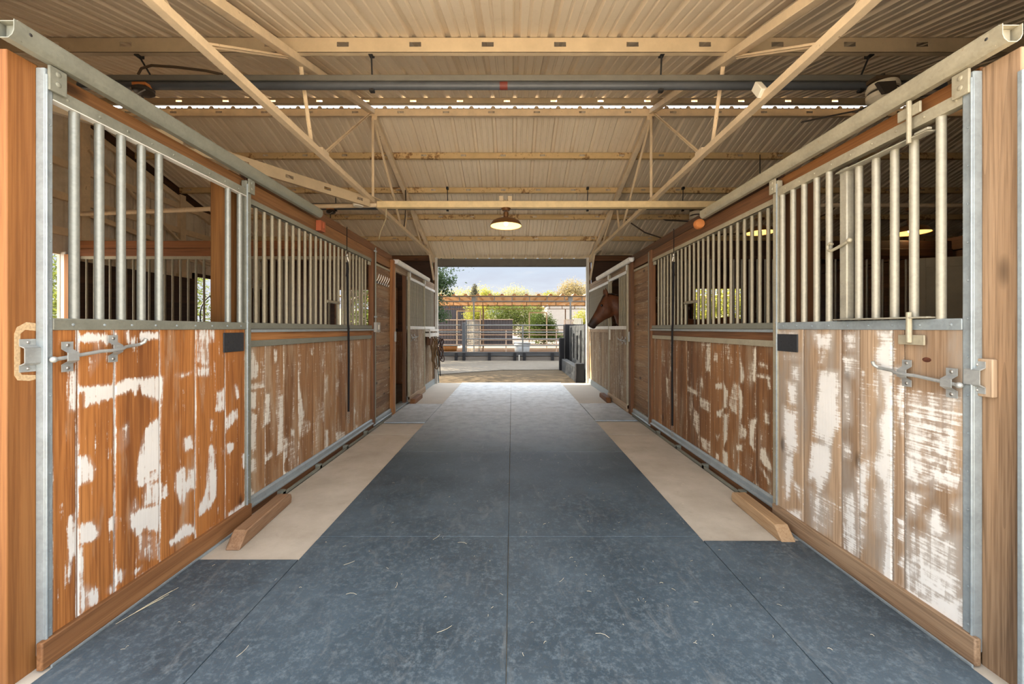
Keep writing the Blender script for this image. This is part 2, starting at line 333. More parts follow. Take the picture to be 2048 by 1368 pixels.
M['galv_dull'] = galv('galvanised_dull', (0.205,0.21,0.172), 0.25, 0.5, (0.24,0.2,0.14), -0.03)
M['galv_cream'] = galv('galvanised_cream', (0.36,0.325,0.235), 0.25, 0.5, (0.25,0.18,0.1), -0.03)
M['bar_silver'] = galv('bar_silver', (0.25,0.26,0.235), 0.35, 0.40)
M['bar_tan'] = galv('bar_tan', (0.28,0.245,0.17), 0.25, 0.48)
M['bar_cream'] = galv('bar_cream', (0.368,0.344,0.272), 0.25, 0.45)
M['bar_dull'] = galv('bar_dull', (0.30,0.28,0.23), 0.4, 0.5)
M['rail_white'] = galv('rail_white', (0.70,0.70,0.68), 0.3, 0.42)
M['hardware'] = galv('hardware', (0.326,0.340,0.333), 0.3, 0.38)
M['steel_tan'] = painted('steel_tan', (0.52,0.41,0.265), (0.22,0.11,0.04), 0.03, 0.5, 5)
M['steel_rusty'] = painted('steel_rusty', (0.66,0.48,0.25), (0.20,0.085,0.022), 0.13, 0.55, 3.5)
M['steel_truss'] = painted('steel_truss', (0.70,0.56,0.38), (0.24,0.13,0.06), 0.05, 0.55, 7)
M['steel_grey'] = painted('steel_grey', (0.136,0.128,0.108), (0.080,0.056,0.040), 0.05, 0.5, 6)
M['steel_blue'] = painted('steel_blue', (0.066,0.073,0.083), (0.066,0.055,0.050), 0.03, 0.45, 6)
M['steel_white'] = painted('steel_white', (0.66,0.65,0.61), (0.3,0.2,0.1), -0.02, 0.45, 6)
M['black_metal'] = plain('black_metal', (0.018,0.017,0.017), 0.5, 0.0, 0.4)
M['black_plastic'] = plain('black_plastic', (0.022,0.024,0.028), 0.55, 0.0, 0.4, 0.25, 60)
M['rope_black'] = plain('rope_black', (0.012,0.011,0.012), 0.8, 0, 0.2)
M['rope_brown'] = plain('rope_brown', (0.16,0.095,0.045), 0.8, 0, 0.2, 0.3, 90)
M['leather'] = plain('leather', (0.045,0.018,0.010), 0.5, 0, 0.4, 0.3, 60)
M['rope_teal'] = plain('rope_teal', (0.03,0.10,0.12), 0.7)
M['chain'] = plain('chain', (0.45,0.43,0.40), 0.35, 0.9)
M['lamp_bronze'] = plain('lamp_bronze', (0.170,0.080,0.028), 0.42, 0.5, 0.5)
M['lamp_inside'] = plain('lamp_inside', (0.82,0.66,0.36), 0.5)
M['fan_cream'] = plain('fan_cream', (0.62,0.56,0.44), 0.45, 0, 0.5, 0.1, 15)
M['fan_dark'] = plain('fan_dark', (0.035,0.028,0.022), 0.5)
M['outlet'] = plain('outlet', (0.35,0.34,0.32), 0.5, 0.2)
M['white_plastic'] = plain('white_plastic', (0.75,0.72,0.62), 0.45)
M['cable'] = plain('cable', (0.40,0.31,0.18), 0.6)
M['cable_dark'] = plain('cable_dark', (0.07,0.045,0.025), 0.6)
M['header_left'] = wood('header_left', 'y', (0.085,0.038,0.014), (0.19,0.085,0.030), (0.29,0.145,0.058))
M['jamb_left'] = wood('jamb_left', 'z', (0.11,0.045,0.012), (0.23,0.10,0.028), (0.32,0.155,0.050))
M['orange_wood'] = wood('orange_wood', 'x', (0.30,0.09,0.02), (0.48,0.16,0.04), (0.56,0.22,0.07), knots=False)

def m_bulb():
    g = G('lit_bulb'); g.b.inputs['Base Color'].default_value = (1,0.9,0.7,1)
    g.b.inputs['Emission Color'].default_value = (1.0,0.72,0.34,1); g.b.inputs['Emission Strength'].default_value = 8.0
    return g.m
M['bulb'] = m_bulb()

def m_roof():
    g = G('roof_sheet'); v = g.geo()
    a = g.noise(g.map(v,(1.2,0.5,0.5)), 1.0, 5, 0.6); b = g.noise(v, 9, 5, 0.7)
    c = g.mix(g.mr(a,0.3,0.7), (0.72,0.60,0.44), (0.82,0.71,0.55))
    c = g.mix(g.mr(b,0.55,0.8,0,0.35), c, (0.56,0.43,0.28))
    return g.out(c, 0.5, 0.0, 0.4)
M['roof'] = m_roof()

def m_sidewall():
    g = G('ribbed_wall_sheet'); v = g.geo()
    b = g.noise(v, 3, 6, 0.7)
    c = g.mix(g.mr(b,0.35,0.7), (0.72,0.65,0.53), (0.52,0.44,0.33))
    c = g.mix(g.mr(g.noise(v,7,6,0.75),0.66,0.74,0,0.7), c, (0.07,0.04,0.02))
    s = g.n('ShaderNodeSeparateXYZ'); g.L(v, s.inputs[0])
    w = g.math('FRACT', g.math('MULTIPLY', s.outputs[1], 3.28))
    rib = g.math('MULTIPLY', g.mr(w,0.0,0.06), g.mr(w,0.2,0.26,1,0))
    g.bump(rib, 1.0, 0.02)
    return g.out(c, 0.5)
M['side_wall'] = m_sidewall()

def m_rubber():
    g = G('rubber_mat'); v = g.obj()
    r = g.math('MULTIPLY', g.rnd(), 20.0)
    off = g.n('ShaderNodeCombineXYZ'); g.L(r, off.inputs[0]); g.L(r, off.inputs[1])
    w = g.geo()
    a = g.noise(w, 1.3, 5, 0.6); b = g.noise(g.map(v,(1,1,1),off.outputs[0]), 38, 5, 0.75); d = g.noise(g.map(v,(9,3,1),off.outputs[0]), 1.0, 6, 0.75, 1.0)
    c = g.mix(g.mr(a,0.35,0.65), (0.030,0.047,0.062), (0.064,0.093,0.118))
    c = g.mix(g.mr(b,0.48,0.72,0,0.75), c, (0.135,0.172,0.198))
    c = g.mix(g.mr(g.noise(w,4.5,6,0.7),0.50,0.75,0,0.4), c, (0.030,0.042,0.054))
    c = g.mix(g.mr(d,0.55,0.78,0,0.45), c, (0.21,0.215,0.21))
    c = g.mix(g.mr(g.noise(g.map(v,(2.2,8,1),off.outputs[0]),1.0,5,0.7,0.5),0.6,0.8,0,0.5), c, (0.035,0.037,0.043))
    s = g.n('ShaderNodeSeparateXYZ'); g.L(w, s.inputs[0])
    y = g.mr(s.outputs[1], 4.2, 8.2)                    # dust plus sky sheen painted in, paler towards the yard end
    dust_sheen = g.math('MULTIPLY', y, g.mr(g.noise(w,6,6,0.75),0.22,0.58,0.4,1.0))
    c = g.mix(g.math('MULTIPLY', dust_sheen, 0.92), c, (0.82,0.89,0.95))
    g.bump(b, 0.35, 0.002)
    return g.out(c, g.mr(b,0.3,0.7,0.38,0.62), 0.0, 0.5)
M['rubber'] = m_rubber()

def m_concrete():
    g = G('concrete'); v = g.geo()
    a = g.noise(v, 2.2, 6, 0.65); b = g.noise(v, 45, 4, 0.7); d = g.noise(v, 9, 5, 0.7)
    c = g.mix(g.mr(a,0.3,0.7), (0.36,0.315,0.255), (0.50,0.455,0.385))
    c = g.mix(g.mr(d,0.6,0.75,0,0.4), c, (0.25,0.21,0.165))
    c = g.mix(g.mr(b,0.62,0.75,0,0.35), c, (0.62,0.58,0.51))
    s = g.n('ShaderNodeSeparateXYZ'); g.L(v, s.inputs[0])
    c = g.mix(g.mr(s.outputs[1],5.0,8.0,0,0.6), c, (0.60,0.58,0.54))      # paler towards the far end
    g.bump(b, 0.2, 0.002)
    return g.out(c, 0.75, 0, 0.3)
M['concrete'] = m_concrete()

def m_ground(name, c0, c1, c2, sc=1.0):
    g = G(name); v = g.geo()
    a = g.noise(v, 0.9*sc, 6, 0.65); b = g.noise(v, 38*sc, 5, 0.75)
    c = g.mix(g.mr(a,0.3,0.7), c0, c1); c = g.mix(g.mr(b,0.5,0.72,0,0.7), c, c2)
    g.bump(b, 0.7, 0.02)
    return g.out(c, 0.9, 0, 0.2)
M['gravel'] = m_ground('gravel', (0.080,0.058,0.034), (0.112,0.085,0.052), (0.051,0.037,0.022), 1.0)
M['sand'] = m_ground('sand', (0.30,0.225,0.145), (0.36,0.275,0.185), (0.22,0.16,0.10), 0.4)
M['yard'] = m_ground('pale_yard', (0.270,0.225,0.180), (0.315,0.262,0.210), (0.240,0.195,0.150), 0.3)
M['bounce_apron'] = m_ground('pale_bounce_apron', (0.72,0.65,0.55), (0.80,0.73,0.63), (0.66,0.58,0.48), 0.3)  # unseen ground behind the camera, made pale to bounce light onto the roof
M['stall_dirt'] = m_ground('stall_dirt', (0.085,0.055,0.035), (0.14,0.095,0.06), (0.06,0.04,0.025), 1.0)

def m_pavers():
    g = G('pavers'); v = g.geo()
    x = g.n('ShaderNodeTexBrick'); g.L(v, x.inputs['Vector'])
    x.inputs['Color1'].default_value=(0.115,0.10,0.078,1); x.inputs['Color2'].default_value=(0.14,0.125,0.10,1); x.inputs['Mortar'].default_value=(0.06,0.05,0.037,1)
    x.inputs['Scale'].default_value=4.2; x.inputs['Mortar Size'].default_value=0.018; x.inputs['Brick Width'].default_value=0.42; x.inputs['Row Height'].default_value=0.84
    c = g.mix(g.mr(g.noise(v,1.5,5,0.6),0.3,0.7,0,0.5), x.outputs[0], (0.15,0.14,0.12))
    return g.out(c, 0.8, 0, 0.3)
M['pavers'] = m_pavers()

def m_leaf(name, c0, c1, trans=0.45):
    g = G(name)
    a = g.noise(g.obj(), 3.5, 3, 0.6)
    c = g.mix(g.mr(a,0.35,0.65), c0, c1)
    g.out(c, 0.6, 0, 0.25)
    t = g.n('ShaderNodeBsdfTranslucent'); g.L(c, t.inputs[0])
    x = g.n('ShaderNodeMixShader'); x.inputs[0].default_value = trans
    o = g.t.nodes['Material Output']
    g.L(g.b.outputs[0], x.inputs[1]); g.L(t.outputs[0], x.inputs[2]); g.L(x.outputs[0], o.inputs[0])
    return g.m
M['leaf_near'] = m_leaf('leaf_near', (0.030,0.060,0.027), (0.072,0.120,0.045))
M['leaf_dark'] = m_leaf('leaf_dark', (0.033,0.056,0.010), (0.079,0.112,0.020), 0.5)
M['leaf_green'] = m_leaf('leaf_green', (0.073,0.106,0.017), (0.145,0.172,0.036), 0.5)
M['leaf_yellow'] = m_leaf('leaf_yellow', (0.236,0.246,0.028), (0.335,0.319,0.062), 0.5)
M['leaf_gold'] = m_leaf('leaf_gold', (0.251,0.195,0.081), (0.336,0.273,0.137), 0.5)
M['leaf_pale'] = m_leaf('leaf_pale', (0.306,0.301,0.106), (0.402,0.370,0.179), 0.5)
M['leaf_olive'] = m_leaf('leaf_olive', (0.073,0.073,0.043), (0.129,0.120,0.073), 0.4)
M['bark'] = wood('bark', 'z', (0.05,0.035,0.025), (0.10,0.075,0.05), (0.17,0.13,0.09), knots=False)

def m_horse():
    g = G('bay_coat'); v = g.geo()
    s = g.n('ShaderNodeSeparateXYZ'); g.L(v, s.inputs[0])
    a = g.noise(v, 7, 5, 0.6); f = g.noise(g.map(v,(40,40,14)), 3.0, 3, 0.6)
    c = g.mix(g.mr(a,0.3,0.7), (0.052,0.016,0.006), (0.105,0.034,0.012))
    c = g.mix(g.mr(f,0.45,0.7,0,0.3), c, (0.20,0.07,0.026))
    # dark muzzle: distance from the nose end
    d = g.n('ShaderNodeVectorMath', operation='DISTANCE'); g.L(v, d.inputs[0]); d.inputs[1].default_value = (1.40,7.18,1.40)
    c = g.mix(g.mr(d.outputs['Value'],0.10,0.20,0.92,0.0), c, (0.022,0.014,0.012))
    # black points: lower legs
    c = g.mix(g.mr(s.outputs[2],0.25,0.65,0.95,0.0), c, (0.012,0.010,0.010))
    return g.out(c, 0.55, 0, 0.3)
M['horse'] = m_horse()
M['mane'] = plain('mane_hair', (0.022,0.011,0.007), 0.55, 0, 0.4, 0.3, 60)
M['eye'] = plain('eye', (0.006,0.004,0.003), 0.12)
M['container'] = painted('container_brown', (0.030,0.026,0.029), (0.06,0.045,0.035), -0.04, 0.6, 2)
M['black_wood'] = wood('black_wood', 'z', (0.004,0.004,0.005), (0.008,0.008,0.011), (0.018,0.019,0.022), knots=False)
M['slate_board'] = wood('slate_board', 'y', (0.028,0.031,0.035), (0.043,0.048,0.052), (0.062,0.068,0.072), knots=False)
M['sleeper'] = wood('sleeper', 'x', (0.026,0.026,0.029), (0.055,0.057,0.062), (0.111,0.111,0.111), knots=False)
M['trough'] = galv('trough_metal', (0.168,0.180,0.192), 0.5, 0.45)
M['barrel'] = painted('barrel_orange', (0.252,0.120,0.030), (0.2,0.09,0.03), 0.05, 0.5, 8)
M['pipe_pink'] = painted('pipe_pink', (0.403,0.309,0.242), (0.480,0.288,0.160), 0.02, 0.5, 8)
M['pipe_grey'] = painted('pipe_grey', (0.119,0.125,0.125), (0.110,0.088,0.066), 0.0, 0.45, 8)
M['pipe_cream'] = painted('pipe_cream', (0.622,0.572,0.462), (0.800,0.560,0.320), -0.02, 0.45, 8)
M['shelter_sheet'] = painted('shelter_sheet', (0.707,0.479,0.285), (0.570,0.285,0.114), 0.03, 0.55, 3)
M['shelter_steel'] = painted('shelter_steel', (0.19,0.14,0.10), (0.25,0.12,0.05), 0.08, 0.5, 5)
M['white_stucco'] = plain('white_stucco', (0.300,0.282,0.258), 0.8, 0, 0.2, 0.06, 2)
M['hill'] = m_ground('hill', (0.193,0.175,0.133), (0.217,0.199,0.158), (0.175,0.161,0.119), 0.02)
M['cream_panel'] = painted('cream_panel', (0.52,0.45,0.31), (0.25,0.17,0.09), 0.0, 0.5, 4)
M['straw'] = plain('straw', (0.62,0.55,0.38), 0.7)
# ------------------------------------------------------------------ ground and floor
Y_END = 9.87
def slab(name, x0, x1, y0, y1, z0, z1, m):
    return MB().box(x0,x1,y0,y1,z0,z1).build(name, m, kind='structure', bevel=0.0)

slab('ground', -60, 60, -45, 130, -0.30, -0.06, M['yard'])
slab('ground', -40, 40, -40, 0.19, -0.06, -0.03, M['bounce_apron'])
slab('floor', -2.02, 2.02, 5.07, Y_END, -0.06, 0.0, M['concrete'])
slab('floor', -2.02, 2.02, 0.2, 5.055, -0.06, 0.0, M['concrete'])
slab('floor', -6.2, -2.02, 1.4, Y_END, -0.06, -0.01, M['stall_dirt'])
slab('floor', 2.02, 6.2, 1.4, Y_END, -0.06, -0.01, M['stall_dirt'])
slab('ground', -9, 9, Y_END, 17.2, -0.06, -0.02, M['gravel'])
slab('ground', -30, 30, 17.2, 31, -0.06, -0.015, M['sand'])
MB().prism([(-8.5,10.6),(-2.2,11.75),(-1.2,12.45),(-0.3,13.0),(2.0,13.15),(8.5,13.2),(8.5,16.78),(-8.5,16.78)], 'z', -0.03, 0.0).build('path', M['pavers'], kind='structure')

# ------------------------------------------------------------------ rubber mats
def mat(x0, x1, y0, y1, z0, z1, label):
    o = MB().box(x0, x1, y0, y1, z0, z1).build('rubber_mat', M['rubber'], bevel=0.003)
    tag(o, label, 'mat', 'rubber stall mats along the aisle')
ROWS = [0.735, 2.562, 4.335, 6.15, 8.06, 9.86]
WHICH = ['nearest pair at the front edge', 'second pair from the front', 'third pair from the front',
         'fourth pair between the far doors', 'last pair at the far opening']
for i in range(5):
    for sd, x0, x1 in (('left', -1.235, -0.024), ('right', -0.021, 1.205)):
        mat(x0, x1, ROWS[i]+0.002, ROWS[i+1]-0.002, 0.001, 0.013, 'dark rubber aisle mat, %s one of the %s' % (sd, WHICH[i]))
mat(-1.815, -1.239, 0.735, 2.31, 0.001, 0.012, 'narrow rubber mat in front of the near left stall door')
mat(1.209, 1.815, 0.735, 2.515, 0.001, 0.012, 'narrow rubber mat in front of the near right stall door')
mat(-1.822, -1.238, 5.66, 7.03, 0.004, 0.022, 'raised rubber mat before the open far left doorway')
mat(1.208, 1.822, 5.78, 7.08, 0.004, 0.022, 'raised rubber mat before the far right horse door')

# loose hay on the mats
hay = MB()
def stalk(x, y, l, a, r=0.0011, z=0.015, cv=0.5):
    p = []
    for k in range(4):
        t = k/3
        p.append((x+math.cos(a+cv*t)*l*t, y+math.sin(a+cv*t)*l*t, z+0.003*math.sin(t*3.1)))
    hay.tube(p, r, 4)
for k in range(190):
    x = RNG.uniform(-1.75,1.75); y = RNG.uniform(1.55,7.5)
    if RNG.random() < 0.5: y = 1.55+(y-1.55)*0.35
    if abs(x) > 1.6 and y > 2.3: continue
    stalk(x, y, RNG.uniform(0.003,0.022), RNG.uniform(0,6.3), RNG.uniform(0.0004,0.0008))
for k in range(5): stalk(-1.79+0.006*k, 1.80+0.025*k, 0.16, 1.2+0.07*RNG.uniform(-1,1), 0.0007, 0.015, 0.05)
for x,y,l,a in ((-0.95,2.25,0.10,0.2),(-0.5,2.52,0.12,0.6),(-0.28,2.47,0.1,2.4),(-1.12,1.62,0.10,0.9),(-0.33,1.75,0.12,0.1),(-0.60,2.05,0.08,1.2),(0.42,1.72,0.1,2.2),(0.25,2.1,0.07,0.4),(-0.78,2.0,0.09,2.6)):
    stalk(x,y,l*0.6,a,0.0007)
tag(hay.build('hay_litter', M['straw']), 'scattered bits of pale hay on the dark rubber mats', 'hay', kind='stuff')

# ------------------------------------------------------------------ roof
def zn(y): return 4.52 - 0.302*(5.5-y)      # underside of the near slope
def zf(y): return 4.443 - 0.302*(y-5.62)     # underside of the far slope
def roof_sheet(name, y0, y1, zfun):
    P = 0.305; xs = []; hs = []
    x = -6.4
    while x < 11.0:
        for dx, h in ((0,0),(0.018,0.032),(0.052,0.032),(0.07,0),(0.125,0),(0.133,0.010),(0.148,0.010),(0.156,0),(0.215,0),(0.223,0.010),(0.238,0.010),(0.246,0)):
            xs.append(x+dx); hs.append(h)
        x += P
    b = MB(); n = len(xs)
    ys = [y0, y1]
    vs = [(xs[i], y, zfun(y)+hs[i]) for y in ys for i in range(n)]
    b.add(vs, [(i, i+1, n+i+1, n+i) for i in range(n-1)])
    o = b.build(name, M['roof'], kind='structure', smooth=0, recalc=False)
    md = o.modifiers.new('sheet', 'SOLIDIFY'); md.thickness = 0.002; md.offset = 1
roof_sheet('ceiling_near', 1.05, 5.66, zn)
roof_sheet('ceiling_far', 5.605, 10.08, zf)

def purlin(y, ztop, depth, m, label, x0=-6.25, x1=10.95, pitch=0.64, phase=0.1, hole=(0.105,0.042), flip=1, cat='purlin', lip=0.05):
    """C-section with slotted web and two flanges"""
    b = MB(); zt = ztop; zb = ztop-depth; zc = (zt+zb)/2+0.004; hw, hh = hole
    b.box(x0,x1,y,y+0.003,zt,zc+hh/2); b.box(x0,x1,y,y+0.003,zb,zc-hh/2)
    x = x0; c = x0+phase
    while c < x1:
        b.box(x, c-hw/2, y, y+0.003, zc-hh/2, zc+hh/2); x = c+hw/2; c += pitch
    b.box(x, x1, y, y+0.003, zc-hh/2, zc+hh/2)
    b.box(x0,x1,y,y+flip*lip,zt-0.003,zt); b.box(x0,x1,y,y+flip*lip,zb,zb+0.003); b.box(x0,x1,y+flip*lip-0.003*flip,y+flip*lip,zb,zb+0.015)
    return tag(b.build('roof_purlin', m), label, cat, 'steel roof purlins')
purlin(3.52, zn(3.52), 0.132, M['steel_tan'], 'cream slotted roof purlin nearest the front, above the hung grey beam', phase=0.275)
purlin(4.52, zn(4.52), 0.120, M['steel_tan'], 'cream roof purlin half hidden behind the front hung grey beam', phase=0.4)
purlin(5.44, zn(5.44)-0.002, 0.080, M['steel_tan'], 'tan roof purlin just above the bright slot at the ridge', phase=0.42, hole=(0.085,0.04))
purlin(5.61, zf(5.61)-0.002, 0.105, M['steel_truss'], 'speckled roof purlin just below the bright slot at the ridge', phase=0.2, hole=(0.09,0.03), lip=0.04)
for y, w in ((6.44,'first roof purlin below the ridge on the far slope, streaked with rust'),(7.30,'second roof purlin below the ridge on the far slope, above the lamp'),
             (8.14,'third roof purlin down the far slope, seen behind the lamp shade'),(8.98,'fourth roof purlin down the far slope, nearest the far eave')):
    purlin(y, zf(y)-0.001, 0.100, M['steel_rusty'], w, phase=0.3+0.1*(y%1), hole=(0.085,0.03), flip=1)

# end beam across the far opening and its posts
tag(MB().box(-1.832,1.832,9.84,9.90,2.885,3.075).box(-1.832,1.832,9.84,9.96,2.885,2.895).build('steel_header', M['steel_grey'], bevel=0.004),
    'grey steel header beam across the top of the far opening', 'beam')
for s, w in ((-1,'left'),(1,'right')):
    t = thing('steel_post', 'white steel post at the %s side of the far opening' % w, 'post', (s*1.89,9.88,0), 'posts of the far opening')
    MB().box(s*1.835,s*1.905,9.82,9.92,0,3.10).build('post_tube', M['steel_white'], t, bevel=0.006)
    MB().box(s*1.905,s*1.945,9.83,9.91,0.0,3.0).build('wood_backing', M['brown_z'], t)

# roof trusses over the stall walls
def truss(s, label):
    x = s*1.93; t = thing('roof_truss', label, 'truss', (x,5.55,3.07), 'roof trusses above the stall fronts')
    zr = lambda y: (zn(y)-0.135 if y < 5.53 else zf(y)-0.12) - 0.035
    MB().beam((x,1.15,zr(1.15)),(x,5.50,zr(5.50)),0.075,0.07).build('rafter', M['steel_truss'], t, bevel=0.004)
    MB().beam((x,5.58,zr(5.58)),(x,9.86,zr(9.86)),0.075,0.07).build('rafter', M['steel_truss'], t, bevel=0.004)
    cm = MB().beam((x,1.15,3.09),(x,9.86,3.09),0.055,0.008,(0,0,1))
    cm.beam((x-s*0.025,1.15,3.115),(x-s*0.025,9.86,3.115),0.008,0.055)
    cm.build('bottom_chord', M['steel_truss'], t)
    cl = 3.10
    webs = [(2.05,0,2.33),(3.48,0,2.44),(3.67,0,3.88),(5.50,0,4.06),(5.57,0,5.57),(5.62,0,7.04),(7.43,0,7.22),(7.62,0,8.66),(9.0,0,8.78)]
    for yt,_,yb in webs:
        w = 0.026 if 3.6 < yt else 0.036
        b = MB(); p0=(x+s*0.01,yt,zr(yt)-0.02); p1=(x+s*0.01,yb,cl)
        b.beam(p0,p1,0.006,w,(1,0,0)); b.beam((p0[0]+s*0.014,p0[1],p0[2]),(p1[0]+s*0.014,p1[1],p1[2]),0.03,0.006,(1,0,0))
        b.build('web_member', M['steel_truss'], t)
    MB().box(x-0.03,x+0.03,4.0,4.14,3.09,3.17).build('gusset_plate', M['steel_truss'], t)
    MB().beam((x,9.30,zr(9.30)-0.04),(x-s*0.0,9.84,2.55),0.04,0.04).build('knee_brace', M['steel_truss'], t)
truss(-1,'tan steel roof truss above the left stall fronts'); truss(1,'tan steel roof truss above the right stall fronts')
tag(MB().beam((1.90,3.02,3.13),(1.90,3.10,3.235),0.07,0.05,(1,0,0)).build('junction_box', M['white_plastic'], bevel=0.006), 'small cream electrical box clamped on the right truss chord', 'junction box')

# hung beams carrying the fans
def hung_beam(y, z, mat, hooks, label, grp, nm='hung_beam', x0=-3.9, x1=3.9):
    t = thing(nm, label, 'beam', (0,y,z), grp)
    MB().box(x0,x1,y-0.03,y+0.03,z+0.045,z+0.095).build('upper_channel', mat, t, bevel=0.004)
    MB().tube([(x0,y,z+0.012),(x1,y,z+0.012)],0.034,14).build('lower_pipe', M['steel_blue'] if mat is M['steel_grey'] else mat, t)
    for hx, dx, zt in hooks:
        MB().tube([(hx,y-0.01,z-0.035),(hx,y-0.01,z+0.09),(hx+dx,y-0.03,zt)],0.0075,6).box(hx+dx-0.02,hx+dx+0.02,y-0.06,y,zt-0.01,zt+0.03).box(hx-0.02,hx+0.02,y-0.03,y+0.01,z-0.05,z-0.03).build('hanger_rod', M['black_metal'], t)
    return t
hb = hung_beam(3.60, 3.53, M['steel_grey'], [(-3.25,-0.09,3.79),(-1.26,0,3.80),(1.34,0,3.80),(3.14,0.06,3.79)], 'grey hung beam across the aisle near the front, with a red paint spot', 'hung beams that carry the fans')
MB().tube([(-0.11,3.60,3.542),(-0.04,3.60,3.542)],0.0348,14).build('red_paint_mark', plain('red_paint',(0.13,0.022,0.014),0.6), hb)
hung_beam(7.25, 3.53, M['steel_grey'], [(-1.17,0,3.88),(1.37,0,3.88),(3.1,0,3.88),(-3.2,0,3.88)], 'far hung beam under the second purlin of the far slope', 'hung beams that carry the fans')

# cross pipe with the lamp, on the truss chords
t = thing('cross_pipe', 'long cream steel pipe across the aisle that carries the centre lamp', 'pipe', (0,5.46,3.04))
MB().box(-1.84,2.9,5.41,5.50,2.995,3.085).build('square_tube', painted('tube_cream',(0.70,0.54,0.30),(0.3,0.18,0.07),0.02,0.45,9), t, bevel=0.008)
MB().tube([(-5.95,5.5,2.93),(-4.0,5.48,3.0),(-1.84,5.46,3.04)],0.03,12).build('round_pipe', M['steel_truss'], t)
MB().tube([(2.9,5.46,3.04),(10.8,5.48,3.03)],0.03,12).build('round_pipe', M['steel_truss'], t)
# flat diagonal brace on the left
def slotted_brace(p0, p1, label):
    p0=Vector(p0); p1=Vector(p1); d=(p1-p0); L=d.length; b=MB(); D=0.125
    for z0,z1 in ((-D/2,-0.018),(0.018,D/2)): b.box(0,L,-0.0015,0.0015,z0,z1)
    x=0; c=0.28
    while c<L: b.box(x,c-0.045,-0.0015,0.0015,-0.018,0.018); x=c+0.045; c+=0.46
    b.box(x,L,-0.0015,0.0015,-0.018,0.018); b.box(0,L,0,0.045,-D/2,-D/2+0.003); b.box(0,L,0,0.045,D/2-0.003,D/2)
    a=math.atan2(d.y,d.x); b.v=[(p0.x+v[0]*math.cos(a)-v[1]*math.sin(a), p0.y+v[0]*math.sin(a)+v[1]*math.cos(a), p0.z+v[2]+d.z*v[0]/L) for v in b.v]
    return tag(b.build('diagonal_brace', M['steel_tan']), label, 'brace')
slotted_brace((-4.36,1.50,3.02),(-1.915,5.365,3.055),'slotted cream channel brace running diagonally to the left truss')

# cables along the roof steel
def cable(pts, r, m, label):
    return tag(MB().tube(pts, r, 6).build('roof_cable', m), label, 'cable')
cable([(-3.36,3.58,3.63),(-3.32,3.57,3.68),(-3.22,3.56,3.70),(-3.0,3.56,3.685),(-2.75,3.57,3.66),(-2.6,3.58,3.632)],0.011,M['cable_dark'],'dark cable looping up beside the near left fan')
cable([(-1.98,5.40,3.20),(-2.06,5.38,3.17),(-2.09,5.36,3.10),(-2.06,5.36,3.06)],0.012,M['cable'],'tan cord curling down to the round box on the left brace')
cable([(-1.93,5.46,3.16),(-1.78,5.45,3.10),(-1.72,5.46,3.0),(-1.74,5.5,2.86),(-1.83,5.55,2.70),(-1.87,5.6,2.60)],0.008,M['cable'],'thin tan wire drooping from the left end of the cross pipe')
cable([(-1.90,7.1,3.85),(-1.88,7.06,3.6),(-1.9,7.1,3.35),(-1.94,7.15,3.15)],0.012,M['cable_dark'],'dark wire sagging down a web of the left truss')
cable([(2.3,8.16,3.60),(2.7,8.1,3.3),(3.2,8.0,3.1),(4.2,7.9,3.22),(5.2,7.7,3.2),(5.9,7.4,3.5),(6.2,7.32,3.85)],0.014,M['cable_dark'],'dark cable strung over the right stalls')
tag(MB().lathe([(0.0,0.0),(0.062,0.0),(0.07,0.02),(0.07,0.055),(0.0,0.055)],(-2.06,5.34,2.985),20).build('round_junction_box', M['white_plastic']), 'round cream junction box under the left diagonal brace', 'junction box')

# ------------------------------------------------------------------ fans
def fan(x, y, z, label, col, blades, ang, bl=0.58, drop=0.0):
    t = thing('ceiling_fan', label, 'fan', (x,y,z), 'ceiling fans above the stalls')
    MB().lathe([(0,.12),(.06,.12),(.105,.10),(.115,.07),(.115,.045),(.10,.04),(.10,.02),(.115,.015),(.112,-.02),(.085,-.05),(.05,-.06),(0,-.065)],(x,y,z),28).build('motor', col, t)
    MB().lathe([(0.101,0.018),(0.104,0.022),(0.104,0.038),(0.101,0.042)],(x,y,z),28).build('band', M['fan_dark'], t)
    MB().tube([(x,y,z+0.11),(x,y,z+0.19+drop)],0.016,10).build('down_rod', M['fan_dark'], t)
    MB().box(x-0.10,x+0.10,y-0.05,y+0.05,z+0.12,z+0.15).build('mount_plate', M['cable_dark'], t)
    for a in [rad(q) for q in blades]:
        d = Vector((math.cos(a),math.sin(a),0)); p = Vector((-d.y,d.x,0))
        q = Vector((x,y,z-0.02)); b = MB()
        c = [q+d*0.13-p*0.045, q+d*0.22-p*0.06, q+d*(0.2+bl)-p*0.065, q+d*(0.22+bl)+p*0.05, q+d*0.2+p*0.05, q+d*0.13+p*0.03]
        up = Vector((0,0,0.006)); tilt = [0.022,0.03,0.034,-0.026,-0.026,-0.016]
        sg = 1 if p.y > 0 else -1
        vs = [v+Vector((0,0,-sg*h))-Vector((0,0,0.06)) for v,h in zip(c,tilt)]
        b.add(vs+[v+up for v in vs],[(5,4,3,2,1,0),(6,7,8,9,10,11)]+[(i,(i+1)%6,6+(i+1)%6,6+i) for i in range(6)])
        bo = b.build('blade', M['fan_dark'], t)
        MB().beam(q+d*0.06-Vector((0,0,0.03)), q+d*0.17-Vector((0,0,0.06)),0.03,0.006).build('blade_iron', M['fan_dark'], t)
    return t
fan_t = fan(3.20, 3.44, 3.355, 'cream ceiling fan with dark blades above the near right stall', M['fan_cream'], (150,330), 0, 0.36, 0.0)
fan(3.35, 7.25, 3.37, 'cream ceiling fan above the far right stall, partly behind the beam', M['fan_cream'], (190,310,70), 0, 0.42, 0.0)
MB().prism([(3.0,3.375),(3.15,3.385),(3.165,3.31),(3.06,3.285)],'y',3.27,3.30).build('blade_bracket', M['fan_dark'], fan_t)
